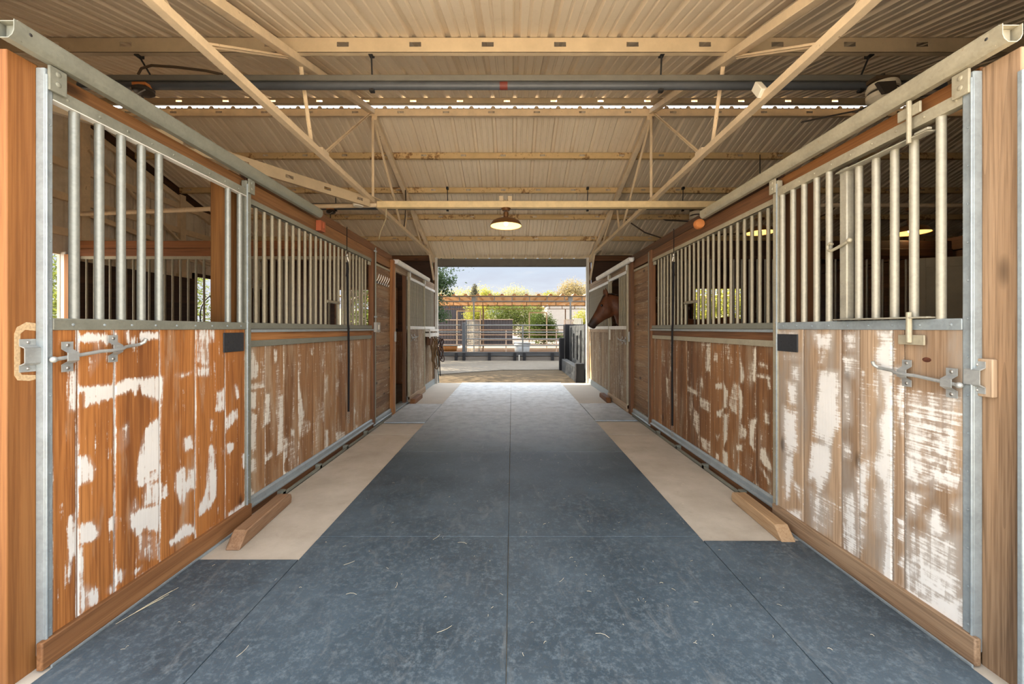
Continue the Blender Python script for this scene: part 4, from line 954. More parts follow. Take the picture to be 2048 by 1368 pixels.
# grilled stall fronts beside the near doors
def stall_front(s, label, edges, patches, mplank, barm, base, seed, y0=2.862, y1=5.40, streak=0.0, openy=(4.09,4.39)):
    t = thing('stall_grille', label, 'stall front', (s*1.905,(y0+y1)/2,0), 'grilled stall fronts')
    xa = s*1.893; xb = s*1.935
    MB().box(xa,xb,y0-0.03,y0+0.015,0.02,2.30).build('end_stile', M['galv_dull'] if s<0 else M['galv'], t, bevel=0.004)
    MB().box(xa,xb,y0+0.015,y1,1.345,1.392).build('upper_rail', M['galv_dull'], t, bevel=0.004)
    MB().box(s*1.878,xb,y0+0.015,y1+0.02,1.322,1.343).build('sill_lip', M['galv'], t, bevel=0.003)
    MB().box(s*1.908,xb,y0+0.015,y1,1.262,1.322).build('middle_board', M['brown_y'] if s>0 else M['cedar_y'], t)
    MB().box(s*1.893,xb,y0+0.015,y1-0.02,1.215,1.262).build('lower_rail', M['galv_dull'] if s<0 else M['galv_cream'], t, bevel=0.003)
    MB().box(xa,xa+s*0.004,y0+0.015,y1-0.03,2.248,2.292).box(xa,xb,y0+0.015,y1-0.03,2.248,2.252).build('top_rail', M['galv_dull'] if s<0 else M['galv_cream'], t)
    MB().box(s*1.90,s*1.925,y1-0.10,y1-0.03,2.20,2.25).build('rail_bracket', M['galv_cream'], t, bevel=0.006)
    me = bar_mesh(0.0138,1.39,2.25,barm); ms = bar_mesh(0.0138,1.63,2.25,barm)
    n = 23
    for k in range(n):
        y = 2.977+k*0.1012
        if openy[0]+0.03 < y < openy[1]-0.03: place('bar', ms, t, (s*1.915,y,1.63))
        else: place('bar', me, t, (s*1.915,y,1.39))
    MB().tube([(s*1.905,openy[0],1.63),(s*1.905,openy[1],1.63)],0.016,12).build('feed_opening_bar', barm, t)
    board_panel('plank_panel', s, 1.912, edges, 0.10, 1.217, mplank, t, patches, base, seed, 0.012, 0.024, 0.55, 0.018, False, streak)
    # galvanised foot channel, sleeper strip and floor guide
    b = MB(); b.prism([(s*1.935,0.125),(s*1.905,0.125),(s*1.892,0.110),(s*1.892,0.075),(s*1.876,0.066),(s*1.876,0.056),(s*1.935,0.056)],'y',y0-0.02,y1+0.02)
    b.build('foot_channel', M['galv'], t)
    MB().box(s*1.89,s*1.94,y0+0.0,y1,0.0,0.056).build('foot_board', M['brown_y'], t)
    g = MB().box(s*1.838,s*1.846,3.12,y1+0.7,0.001,0.032).box(s*1.838,s*1.88,3.12,y1+0.7,0.001,0.006)
    g.build('floor_guide', M['galv_dull'], t)
    for y in np.arange(3.2,y1,0.62): MB().box(s*1.838,s*1.886,y,y+0.04,0.0,0.045).build('guide_bracket', M['galv_dull'], t)
    return t
LF_E = [2.882,3.086,3.336,3.565,3.84,4.069,4.326,4.58,4.823,5.068,5.30,5.39]; RF_E = [2.88,3.125,3.362,3.606,3.844,4.073,4.361,4.622,4.829,5.099,5.343,5.39]
stall_front(-1,'grilled stall front at the left with tan bars over worn vertical planks', LF_E, PAINT_LEFT_FRONT, M['planks_front_left'], M['bar_tan'], 0.10, 44, streak=0.35)
stall_front(1,'grilled stall front at the right with tan bars over dark brown planks', RF_E, PAINT_RIGHT_FRONT, M['planks_front_right'], M['bar_tan'], 0.08, 57, streak=0.35)

# flat-boarded wall between near stall fronts and far doors, with its posts
for s, n in ((-1,'left'),(1,'right')):
    t = thing('board_wall', 'narrow wall of wide horizontal boards between the %s stall openings' % n, 'board wall', (s*1.91,5.85,0), 'horizontal board walls')
    zs = [0.10,0.36,0.60,0.86,1.10,1.30,1.52,1.78,2.05,2.26]
    if s > 0: zs = [0.10,0.33,0.58,0.80,1.08,1.32,1.50,1.74,2.02,2.26]
    board_panel('board_panel', s, 1.912, zs, 5.50, 6.24, M['boards_flat'], t, (), 0.16, 70+s, 0.02, 0.024, 0.45, 0.01, True)
    MB().box(s*1.885,s*1.95,5.405,5.505,0.0,2.42).build('trim_board', M['brown_z'], t, bevel=0.004)
    MB().box(s*1.880,s*1.886,5.485,5.507,0.0,2.40).build('edge_strip', M['galv_dull'], t)
    MB().box(s*1.900,s*1.912,5.51,6.22,2.235,2.265).build('top_strip', M['galv_cream'], t)
    MB().prism([(s*1.935,0.10),(s*1.90,0.10),(s*1.89,0.085),(s*1.89,0.04),(s*1.87,0.03),(s*1.87,0.02),(s*1.935,0.02)],'y',5.42,6.24).build('foot_channel', M['galv'], t)
    t = thing('door_jamb', '%s wooden jamb at the front of the far %s doorway' % ('orange' if s<0 else 'brown', n), 'jamb', (s*1.91,6.30,0), 'front jambs of the far doorways')
    MB().box(s*1.862,s*1.97,6.245,6.365,0.0,2.43).build('jamb_timber', M['cedar_z'] if s<0 else M['brown_z'], t, bevel=0.004)
    if s < 0:
        MB().box(-1.858,-1.863,6.35,6.368,0.02,2.3).build('jamb_strip', M['galv_cream'], t)
        MB().box(-1.842,-1.862,6.30,6.35,1.14,1.30).build('latch_catch', M['hardware'], t, bevel=0.004)
    else:
        MB().box(1.842,1.862,6.30,6.34,1.14,1.30).build('latch_catch', M['hardware'], t, bevel=0.004)

# far stall fronts and doors
def far_panel(s, y0, y1, label, seed):
    t = thing('stall_grille', label, 'stall front', (s*1.905,(y0+y1)/2,0), 'grilled stall fronts')
    edges = list(np.linspace(y0,y1,int((y1-y0)/0.2)+1))
    board_panel('plank_panel', s, 1.912, edges, 0.10, 1.32, M['planks_far'], t, (), 0.22, seed, 0.02, 0.024, 0.5, 0.012, False, 0.2)
    MB().box(s*1.893,s*1.935,y0,y1,1.335,1.395).build('upper_rail', M['rail_white'], t, bevel=0.003)
    MB().box(s*1.90,s*1.935,y0,y1,1.27,1.333).build('middle_board', M['grey_y'], t)
    MB().box(s*1.893,s*1.935,y0,y1,2.235,2.288).build('top_rail', M['rail_white'], t, bevel=0.003)
    MB().prism([(s*1.935,0.12),(s*1.90,0.12),(s*1.894,0.10),(s*1.894,0.06),(s*1.887,0.045),(s*1.887,0.0),(s*1.935,0.0)],'y',y0,y1).build('foot_channel', M['galv'], t)
    me = bar_mesh(0.0138,1.39,2.24,M['bar_dull']); k = y0+0.06
    while k < y1-0.02:
        place('bar', me, t, (s*1.915,k,1.39)); k += 0.102
    return t
far_panel(-1,7.20,9.81,'grilled stall front at the far left, behind the slid-back door',81)
far_panel(1,7.66,9.81,'grilled stall front at the far right end of the aisle',82)
def far_door(s, y0, y1, label, opening, seed, barm):
    t = thing('sliding_stall_door', label, 'stall door', (s*1.86,y0,0.02), 'sliding stall doors')
    xa, xb = s*1.843, s*1.885
    for a in (y0, y1-0.045):
        o = MB().box(xa,xb,a,a+0.045,0.06,2.372).build('stile', M['galv_cream'], t, bevel=0.004)
        MB().box(s*1.833,xa,a-0.005,a+0.055,2.28,2.372).build('hanger_plate', M['rail_white'], o, bevel=0.004)
    MB().box(xa,xb,y0+0.045,y1-0.045,1.335,1.392).build('middle_rail', M['rail_white'], t, bevel=0.003)
    MB().box(xa,xb,y0+0.045,y1-0.045,2.235,2.285).build('top_rail', M['rail_white'], t, bevel=0.003)
    me = bar_mesh(0.0145,1.39,2.24,barm); k = y0+0.10
    while k < y1-0.06:
        if not (opening and opening[0] < k < opening[1]): place('bar', me, t, (s*1.866,k,1.39))
        k += 0.102
    if opening:
        for a in (opening[0]-0.01, opening[1]+0.01): MB().box(s*1.85,s*1.882,a-0.016,a+0.016,1.39,2.24).build('opening_upright', barm, t)
    edges = list(np.linspace(y0+0.045,y1-0.045,7))
    board_panel('plank_panel', s, 1.858, edges, 0.12, 1.337, M['planks_far'], t, (), 0.24, seed, 0.02, 0.024, 0.5, 0.012, False, 0.25)
    MB().box(s*1.832,s*1.88,y0,y1,0.015,0.125).build('bottom_board', M['grey_y'], t, bevel=0.005)
    return t
d = far_door(-1,7.18,8.46,'open stall door slid back at the far left, weathered planks',None,91,M['bar_dull'])
latch(-1,-1.812,7.22,7.62,1.18,1.19,(7.26,7.46),0.03,d)
d = far_door(1,6.38,7.64,'closed stall door at the far right with the horse leaning out',(6.90,7.50),92,M['bar_tan'])
latch(1,1.812,6.36,6.74,1.15,1.16,(6.42,6.60),0.03,d)
MB().box(1.828,1.843,7.46,7.50,1.14,1.33).build('white_tab', M['white_plastic'], d)
tag(MB().box(-1.895,-1.945,7.06,7.17,0.0,2.29).build('jamb_post', M['brown_z'], bevel=0.004), 'dark reddish jamb post at the back of the open far left doorway', 'post')
# doorway threshold
tag(MB().box(-1.86,-2.02,6.37,7.20,0.0,0.035).build('threshold', M['galv'], bevel=0.004), 'steel threshold strip of the open far left doorway', 'threshold')

# wooden floor stops that guide the doors
def stop(y0, y1, x0, x1, s, m, label):
    t0 = 0.085; b = MB()
    # long block with a slanting near end and a rounded far end (tapering towards the wall)
    b.prism([(y0,0.0),(y0+0.012,0.02),(y0+0.085,t0),(y1-0.05,t0),(y1-0.012,t0*0.8),(y1,t0*0.45),(y1-0.01,0.0)],'x',0,1)
    V=[]
    for (u,y,z) in b.v:
        f=(y-y0)/(y1-y0); cx = x0+(x1-x0)*f; V.append((cx+s*(u-0.5)*0.088, y, z))
    b.v=V
    tag(b.build('door_stop', m, bevel=0.006), label, 'door stop', 'wooden floor stops below the doors')
stop(2.42,3.10,-1.70,-1.755,1,wood('stop_left','y',(0.13,0.065,0.032),(0.25,0.14,0.075),(0.34,0.225,0.14)),'reddish wooden floor stop at the foot of the near left door')
stop(2.49,3.13,1.735,1.765,1,wood('pale_block','y',(0.26,0.15,0.075),(0.42,0.275,0.15),(0.50,0.36,0.22)),'pale wooden floor stop with a knot at the foot of the near right door')
stop(7.05,7.75,-1.77,-1.78,1,M['brown_y'],'brown wooden floor stop below the slid-back far left door')
stop(7.22,7.9,1.76,1.775,1,M['brown_y'],'brown wooden floor stop below the far right horse door')

# ------------------------------------------------------------------ inside partitions between near and far stalls
def partition(s, label, mbeam, mplank, seed, base, dark):
    y = 5.50; t = thing('stall_partition', label, 'stall partition', (s*4.0,y,0), 'partitions between the stalls')
    x0, x1 = s*1.97, s*5.93
    V = MB()
    n = 20
    edges = np.linspace(1.98,5.93,n+1)
    # planks facing the viewer, built like the fronts and turned to face -Y
    o = board_panel('plank_panel', 1, 0.0, list(edges), 0.0, 1.35, mplank, None, (), base, seed, 0.03, 0.04, 0.3, 0.01)
    for v in o.data.vertices:
        x,yy,z = v.co; v.co = (s*yy - t['_org'][0], y+x-t['_org'][1], z)
    if s > 0:
        o.data.flip_normals()
    o.parent = t; o['_org'] = t['_org']
    MB().box(x0,x1,y-0.02,y+0.03,1.35,1.40).build('middle_rail', M['galv_dull'] if not dark else M['dark_x'], t)
    MB().box(x0,x1,y-0.02,y+0.03,2.305,2.345).build('top_rail', M['galv_cream'] if not dark else M['dark_x'], t)
    MB().box(x0,s*6.05,y-0.03,y+0.02,2.345,2.445).build('beam_board', mbeam, t, bevel=0.004)
    MB().box(x0,s*6.05,y-0.01,y+0.04,2.45,2.56).build('beam_board', mbeam, t, bevel=0.004)
    me = bar_mesh(0.0135,1.40,2.305,M['bar_tan'] if not dark else M['bar_dull'])
    k = 2.09
    while k < 5.9: place('bar', me, t, (s*k,y,1.40)); k += 0.108
    return t
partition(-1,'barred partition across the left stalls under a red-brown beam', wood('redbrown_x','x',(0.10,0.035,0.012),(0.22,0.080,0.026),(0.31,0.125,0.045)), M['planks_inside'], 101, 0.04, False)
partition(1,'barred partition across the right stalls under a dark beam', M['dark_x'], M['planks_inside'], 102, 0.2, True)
wood_lin = planks('planks_lining', 'z', (0.09,0.036,0.013), (0.21,0.090,0.034), (0.31,0.145,0.06), (0.2,0.12,0.07), 0.0, (0.6,0.56,0.5), 0.3)
# boards on the back of the far right stall with worn paint; door leaf in the near right stall
def inner_boards(name, x0, x1, y, z0, z1, m, base, seed, label):
    o = board_panel(name, 1, 0.0, list(np.linspace(x0,x1,int((x1-x0)/0.22)+1)), z0, z1, m, None, (), base, seed, 0.03, 0.02, 0.3, 0.01)
    for v in o.data.vertices:
        a,b_,c = v.co; v.co = (b_, y+a, c)
    o.data.flip_normals()
    tag(o, label, 'boards')
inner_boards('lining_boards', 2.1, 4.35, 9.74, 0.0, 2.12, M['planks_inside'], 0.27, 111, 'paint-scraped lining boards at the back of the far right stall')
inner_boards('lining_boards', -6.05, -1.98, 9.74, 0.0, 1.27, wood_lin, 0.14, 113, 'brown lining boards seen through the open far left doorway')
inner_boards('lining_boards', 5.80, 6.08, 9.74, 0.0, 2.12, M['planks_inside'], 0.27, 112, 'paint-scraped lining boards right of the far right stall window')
t = thing('panel_door', 'cream panelled door leaf leaning in the near right stall', 'door', (5.5,4.98,0.0))
def pd(u0,u1,z0,z1,d0,d1,name,par):
    a = Vector((5.22,5.16,0)); b_ = Vector((5.98,4.86,0)); e = (b_-a).normalized(); nrm = Vector((e.y,-e.x,0))
    b = MB(); vs=[]
    for z in (z0,z1):
        for u,dd in ((u0,d0),(u1,d0),(u1,d1),(u0,d1)):
            p = a+e*u+nrm*dd; vs.append((p.x,p.y,z))
    b.add(vs,[(0,3,2,1),(4,5,6,7),(0,1,5,4),(1,2,6,5),(2,3,7,6),(3,0,4,7)])
    return b.build(name, M['cream_panel'], par, bevel=0.004)
leaf = pd(0,0.78,0.0,2.25,0.0,0.03,'door_leaf',t)
for u0,u1,z0,z1 in ((0,0.09,0,2.25),(0.69,0.78,0,2.25),(0.09,0.69,2.13,2.25),(0.09,0.69,1.02,1.14),(0.09,0.69,0,0.14)):
    pd(u0,u1,z0,z1,0.03,0.042,'door_frame_board',t)

# ------------------------------------------------------------------ small things on the walls
t = thing('hook_rack', 'row of steel hooks on the left horizontal-board wall', 'hook rack', (-1.9,5.85,1.98))
MB().box(-1.902,-1.911,5.53,6.08,1.985,2.018).build('back_plate', M['black_metal'], t)
for k in range(6):
    y = 5.575+k*0.092
    MB().tube([(-1.903,y,1.998),(-1.885,y,1.980),(-1.870,y,1.984),(-1.866,y,2.0)],0.006,8).tube([(-1.903,y,2.01),(-1.88,y,2.04),(-1.862,y,2.08),(-1.858,y,2.105)],0.005,8).ball((-1.866,y,2.002),0.008,8,6).ball((-1.858,y,2.108),0.007,8,6).build('hook', M['chain'], t)
t = thing('light_switch', 'grey switch box with cream toggle beside the left stall grille', 'switch', (-1.88,5.52,1.37))
MB().box(-1.845,-1.886,5.43,5.59,1.30,1.435).build('switch_box', M['outlet'], t, bevel=0.006)
MB().box(-1.838,-1.846,5.495,5.53,1.335,1.40).build('toggle', M['white_plastic'], t, bevel=0.004)
MB().tube([(-1.872,5.47,1.435),(-1.872,5.47,2.46)],0.010,8).build('conduit', M['galv_dull'], t)
b = MB()
for z in (1.50,2.40): b.box(-1.860,-1.886,5.445,5.495,z,z+0.02)
b.build('conduit_clips', M['galv'], t)

def cross_tie(s, y, label, ztop, zmid, zbot):
    t = thing('cross_tie', label, 'cross tie', (s*1.87,y,1.3), 'black cross ties hung on the stall fronts')
    x = s*1.868
    MB().tube([(x,y,ztop),(x,y,zmid+0.10)],0.0045,6).build('cord', M['rope_black'], t)
    MB().ball((x,y,zmid+0.10),0.014,10,8,(1,1,1.6)).tube([(x,y+0.01,zmid+0.09),(x-s*0.01,y+0.02,zmid+0.03),(x,y,zmid)],0.006,6).build('snap', M['chain'], t)
    MB().tube([(x,y,zmid+0.02),(x-s*0.004,y+0.012,zmid-0.05),(x,y,zmid-0.14)],0.013,8).build('hanging_loop', M['rope_black'], t)
    MB().tube([(x,y+0.005,zmid),(x-s*0.012,y,1.40),(s*1.85,y,1.35),(s*1.848,y,1.0),(s*1.85,y,zbot+0.13)],0.0115,8).build('strap', M['rope_black'], t)
    b = MB()
    for k in range(5): b.tube([(s*1.85+0.012*math.cos(a),y+0.012*math.sin(a)*(k%2),zbot+0.115-0.026*k+0.012*math.sin(a)) for a in np.linspace(0,6.28,9)[:-1]],0.003,5,closed=True)
    b.build('chain_end', M['chain'], t)
cross_tie(-1,4.51,'black cross tie hanging on the left stall front',2.50,2.08,0.28)
cross_tie(1,4.60,'black cross tie hanging on the right stall front',2.50,2.10,0.10)
t = thing('wire_hoop', 'dark wire hoop standing in the left stall window', 'hoop', (-6.13,8.2,1.12))
MB().tube([(-6.13,8.28+0.45*math.cos(a),1.592+0.46*math.sin(a)) for a in np.linspace(0,2*math.pi,33)[:-1]],0.012,8,closed=True).build('hoop_ring', M['black_metal'], t)

# tack on the far left post
t = thing('tack_bracket', 'white boxed bracket above the halters on the far left stall front', 'bracket', (-1.86,9.1,1.3))
MB().box(-1.76,-1.89,8.55,9.60,1.285,1.335).build('shelf_board', M['steel_white'], t, bevel=0.004)
MB().box(-1.76,-1.89,8.55,9.60,1.17,1.25).build('lower_board', M['steel_white'], t, bevel=0.004)
MB().box(-1.755,-1.775,8.53,8.60,1.14,1.335).build('end_plate', M['steel_white'], t, bevel=0.004)
MB().box(-1.80,-1.89,8.80,9.10,0.98,1.16).build('hook_board', M['brown_z'], t)
def rope(pts, r, m, name, par): return MB().tube(pts, r, 8).build(name, m, par)
def loop(c, ry, rz, y0, wob, n=28, rx=0.03):
    return [(c[0]+rx*math.sin(2*a+wob), c[1]+ry*math.sin(a), c[2]+rz*math.cos(a)) for a in np.linspace(0,2*math.pi,n)]
t = thing('lead_rope', 'coiled brown lead rope hanging at the far left stall front', 'lead rope', (-1.82,9.0,1.1), 'tack on the far left hooks')
for k in range(4): rope(loop((-1.79+0.02*k,8.98+0.06*k,0.86-0.03*k),0.11+0.02*k,0.26+0.03*k,0,k),0.012,M['rope_brown'],'rope_coil',t)
rope([(-1.78,8.9,0.95),(-1.76,8.86,0.6),(-1.75,8.84,0.32),(-1.77,8.92,0.24),(-1.78,9.0,0.30),(-1.78,9.0,0.55),(-1.79,9.02,0.9)],0.012,M['rope_brown'],'rope_tail',t)
t = thing('halter', 'black and brown leather halter hanging by the far left post', 'halter', (-1.75,9.5,1.0), 'tack on the far left hooks')
for k in range(3): rope(loop((-1.74+0.03*k,9.45+0.05*k,0.92-0.05*k),0.10,0.22+0.02*k,0,k*1.3,24,0.05),0.014,M['leather'],'halter_strap',t)
rope([(-1.72,9.4,1.1),(-1.66,9.45,0.95),(-1.63,9.45,0.8),(-1.66,9.42,0.65),(-1.72,9.4,0.6)],0.016,M['leather'],'nose_band',t)
rope([(-1.73,9.5,0.7),(-1.72,9.5,0.4),(-1.71,9.5,0.22)],0.012,M['rope_black'],'hanging_strap',t)
MB().tube(loop((-1.70,9.46,0.80),0.02,0.025,0,0,12,0.004)[:-1],0.004,6,closed=True).build('halter_ring', M['chain'], t)
t = thing('lead_rope', 'thin teal lead rope hanging down the far left post', 'lead rope', (-1.83,9.75,0.4), 'tack on the far left hooks')
rope([(-1.82,9.78,1.1),(-1.815,9.79,0.7),(-1.815,9.79,0.3),(-1.80,9.78,0.06),(-1.79,9.74,0.03)],0.011,M['rope_teal'],'rope',t)
# ------------------------------------------------------------------ horse in the far right stall
def horse():
    HY = 7.19
    b = MB()
    def loft(secs, n=20, yoff=HY):
        vs=[]; fs=[]
        for (cx,cz,nx,nz,h,w,cy) in secs:
            L=math.hypot(nx,nz); nx/=L; nz/=L
            for k in range(n):
                a=2*math.pi*k/n; sa,ca=math.sin(a),math.cos(a)
                vs.append((cx+nx*h*sa, yoff+cy+w*ca*(1-0.12*max(0,-sa)), cz+nz*h*sa))
        m=len(secs)
        for i in range(m-1):
            for k in range(n):
                l=(k+1)%n; fs.append((i*n+k,i*n+l,(i+1)*n+l,(i+1)*n+k))
        fs.append(tuple(range(n-1,-1,-1))); fs.append(tuple((m-1)*n+k for k in range(n)))
        b.add(vs,fs)
    def sec(t, bt, w, cy=0.0):
        cx=(t[0]+bt[0])/2; cz=(t[1]+bt[1])/2; nx=t[0]-bt[0]; nz=t[1]-bt[1]
        return (cx,cz,nx,nz,math.hypot(nx,nz)/2,w,cy)
    # head, poll to lips: (top of profile), (underside), half width
    H = [((1.800,1.968),(1.868,1.600),0.082),((1.700,1.972),(1.800,1.560),0.092),((1.660,1.945),(1.742,1.532),0.104),((1.612,1.882),(1.672,1.500),0.106),
         ((1.562,1.790),(1.618,1.462),0.088),((1.516,1.690),(1.572,1.432),0.066),((1.462,1.590),(1.540,1.404),0.055),((1.412,1.510),(1.512,1.376),0.053),((1.378,1.450),(1.478,1.362),0.054),
         ((1.366,1.420),(1.440,1.362),0.047),((1.368,1.398),(1.412,1.366),0.032)]
    loft([sec(a,c,w) for a,c,w in H])
    # neck and trunk
    N = [((1.74,1.955),(1.84,1.60),0.085),((1.86,1.955),(1.865,1.52),0.105),((1.985,1.90),(1.885,1.44),0.125),((2.16,1.82),(2.00,1.30),0.155),((2.42,1.70),(2.06,1.05),0.21),
         ((2.70,1.60),(2.20,0.90),0.255),((2.95,1.57),(2.62,0.80),0.275),((3.25,1.52),(3.10,0.78),0.29),((3.60,1.52),(3.56,0.82),0.285),((3.90,1.57),(4.02,0.90),0.265),((4.12,1.53),(4.28,0.98),0.215),((4.28,1.38),(4.36,1.08),0.12)]
    loft([sec(a,c,w) for a,c,w in N])
    def leg(pts, cy):
        b.tube([(x,HY+cy,z) for x,z,r in pts],[r for x,z,r in pts],14)
    for cy in (-0.135,0.135):
        leg([(2.40,1.05,0.15),(2.36,0.85,0.095),(2.34,0.66,0.062),(2.335,0.52,0.056),(2.34,0.44,0.042),(2.345,0.20,0.036),(2.34,0.13,0.048),(2.31,0.07,0.044),(2.29,0.045,0.062),(2.28,0.0,0.07)],cy)
        leg([(4.02,1.15,0.20),(3.90,0.95,0.155),(3.88,0.82,0.115),(4.00,0.68,0.072),(4.13,0.56,0.056),(4.12,0.47,0.046),(4.08,0.20,0.040),(4.07,0.13,0.050),(4.03,0.07,0.046),(4.01,0.045,0.064),(4.0,0.0,0.072)],cy)
    # ears, jaw muscle, eye ridge, nostril rims, lips
    for cy in (-0.055,0.055):
        b.tube([(1.70,HY+cy,1.93),(1.692,HY+cy*1.15,1.985),(1.678,HY+cy*1.25,2.03),(1.670,HY+cy*1.2,2.075)],[0.030,0.034,0.024,0.006],12)
        b.ball((1.70,HY+cy*1.25,1.68),0.085,14,10,(1.0,0.42,1.25))
        b.ball((1.602,HY+cy*1.72,1.765),0.026,12,8,(1.2,0.6,1.0))
        b.ball((1.398,HY+cy*0.72,1.428),0.020,10,8,(0.9,0.7,1.3))
    b.ball((1.47,HY,1.372),0.036,14,10,(1.2,0.95,0.75))
    me = b.mesh('body', M['horse'], (0,0,0), 0)
    o = bpy.data.objects.new('body_tmp', me); COL.objects.link(o)
    md = o.modifiers.new('r','REMESH'); md.mode='VOXEL'; md.voxel_size=0.0125; md.use_smooth_shade=True
    m2 = o.modifiers.new('s','SMOOTH'); m2.iterations=3; m2.factor=0.5
    dg = bpy.context.evaluated_depsgraph_get(); dg.update()
    me2 = bpy.data.meshes.new_from_object(o.evaluated_get(dg))
    bpy.data.objects.remove(o)
    t = thing('horse', 'brown bay horse leaning its head out of the far right stall', 'horse', (3.2,HY,0))
    me2.name='horse_body'; me2.transform(Matrix.Translation((-3.2,-HY,0)))
    if not me2.materials: me2.materials.append(M['horse'])
    ob = bpy.data.objects.new('body', me2); COL.objects.link(ob); ob.parent=t; ob['_org']=list(t['_org'])
    e = MB()
    for cy in (-1,1): e.ball((1.598,HY+cy*0.099,1.763),0.0205,12,10,(1.15,0.6,1))
    e.build('eyes', M['eye'], t)
    e = MB()
    for cy in (-1,1): e.ball((1.384,HY+cy*0.047,1.428),0.012,10,8,(0.7,0.5,1.4))
    e.build('nostrils', M['eye'], t)
    # mane along the crest, forelock between the ears, tail
    mn = MB(); r = random.Random(4)
    crest = [(1.70,1.965),(1.80,1.972),(1.90,1.945),(2.02,1.890),(2.20,1.815),(2.42,1.715)]
    for k in range(230):
        u = r.random()*(len(crest)-1); i=int(u); f=u-i
        x=crest[i][0]*(1-f)+crest[i+1][0]*f; z=crest[i][1]*(1-f)+crest[i+1][1]*f
        sd = 0.09+0.05*(x-1.7); L=r.uniform(0.12,0.24)
        mn.tube([(x,HY+r.uniform(-.02,.02),z+0.008),(x+0.01,HY+sd*0.55,z-0.01),(x+0.02+r.uniform(-.02,.02),HY+sd*1.0,z-L*0.55),(x+0.02+r.uniform(-.03,.03),HY+sd*1.12,z-L)],[0.007,0.008,0.006,0.002],5)
    mn.build('mane', M['mane'], t)
    fl = MB()
    for k in range(40):
        y=HY+r.uniform(-0.035,0.035); L=r.uniform(0.08,0.18)
        fl.tube([(1.70,y,1.975),(1.655,y*1.0,1.945),(1.655-L*0.45,HY+(y-HY)*1.3,1.945-L*0.85)],[0.006,0.006,0.002],5)
    fl.build('forelock', M['mane'], t)
    tl = MB()
    for k in range(60):
        y=HY+r.uniform(-0.04,0.04)
        tl.tube([(4.30,HY,1.38),(4.42,y,1.28),(4.45+r.uniform(-.04,.03),y+r.uniform(-.03,.03),0.9),(4.42+r.uniform(-.05,.04),y+r.uniform(-.04,.04),0.5)],[0.012,0.012,0.009,0.003],5)
    tl.build('tail', M['mane'], t)
horse()

# ------------------------------------------------------------------ yard: black pen wall on the right
tk = lambda nm,lab,cat,g=None: None
b = MB().box(1.60,1.82,9.98,10.16,-0.06,0.47).build('black_post', M['black_wood'], bevel=0.012); tag(b,'short black timber post at the near end of the low black curb','post','black posts of the pen wall')
b = MB().box(1.62,1.80,10.17,12.985,-0.06,0.36).build('timber_curb', M['slate_board'], bevel=0.012); tag(b,'low dark timber curb running back from the far right post','curb')
b = MB().box(1.55,1.71,13.0,13.2,-0.06,1.04).build('black_post', M['black_wood'], bevel=0.012); tag(b,'waist-high black post at the far end of the low black curb','post','black posts of the pen wall')
b = MB().box(1.90,2.08,10.30,10.50,-0.06,1.47).build('black_post', M['black_wood'], bevel=0.012); tag(b,'tall black post right behind the white end post','post','black posts of the pen wall')
b = MB().box(1.76,1.98,13.25,13.5,-0.06,1.49).build('black_post', M['black_wood'], bevel=0.012); tag(b,'tall black post at the far end of the slate board wall','post','black posts of the pen wall')
t = thing('slate_board_wall','slate grey board wall between the tall black posts, with black slats','wall',(1.9,11.8,0))
for k in range(7): MB().box(1.90,1.95,10.52,13.22,0.22+0.175*k,0.22+0.175*k+0.172).build('board', M['slate_board'], t, bevel=0.003)
for y,z0,z1 in ((10.95,0.25,1.30),(11.55,0.45,1.15),(12.2,0.45,1.2),(12.75,0.25,1.38)): MB().box(1.872,1.90,y-0.04,y+0.04,z0,z1).build('slat', M['black_wood'], t, bevel=0.003)
def crate(x0,x1,y0,y1,z0,z1,m,label):
    t=thing('slatted_crate',label,'crate',((x0+x1)/2,(y0+y1)/2,z0),'slatted crates on the pen wall')
    n=6
    f=MB()
    for zz in (z0,z1-0.02):
        f.box(x0,x1,y0,y0+0.02,zz,zz+0.02); f.box(x0,x1,y1-0.02,y1,zz,zz+0.02); f.box(x0,x0+0.02,y0,y1,zz,zz+0.02); f.box(x1-0.02,x1,y0,y1,zz,zz+0.02)
    f.build('crate_frame',m,t)
    s=MB()
    for k in range(n):
        x=x0+(x1-x0)*(k+0.5)/n
        s.box(x-0.015,x+0.015,y0-0.006,y0,z0,z1); s.box(x-0.015,x+0.015,y1,y1+0.006,z0,z1)
        y=y0+(y1-y0)*(k+0.5)/n
        s.box(x0-0.006,x0,y-0.015,y+0.015,z0,z1)
    s.build('crate_slats',m,t)
crate(1.82,2.10,13.6,13.95,1.49,1.66,M['pipe_pink'],'brown slatted crate on top of the far black post')
crate(2.12,2.42,13.55,13.95,1.49,1.70,M['pipe_cream'],'cream slatted crate right of the brown crate')
b = MB().box(1.80,2.45,13.52,14.0,-0.06,1.488).build('feed_bin', M['black_wood'], bevel=0.01); tag(b,'black bin carrying the two slatted crates behind the slate wall','bin')

# sleeper edging and its uprights
t = thing('sleeper_edging','dark railway sleeper edging across the yard below the pipe fence','edging',(0,16.9,0))
MB().box(-5.5,4.2,16.80,16.95,0.19,0.36).build('upper_sleeper', M['sleeper'], t, bevel=0.01)
MB().box(-5.5,4.2,16.84,16.99,-0.06,0.185).build('lower_sleeper', wood('sleeper_light','x',(0.10,0.085,0.075),(0.17,0.15,0.13),(0.24,0.21,0.19),knots=False), t, bevel=0.01)
for x in (-2.35,-2.02,-0.95,0.12,0.52,1.70): MB().box(x-0.06,x+0.06,16.72,16.80,-0.06,0.34).build('stake', M['black_wood'], t, bevel=0.006)
for x,z in ((0.30,0.23),): MB().tube([(x,16.70,-0.0),(x,16.70,0.24)],0.018,8).build('standpipe', M['steel_white'], t)

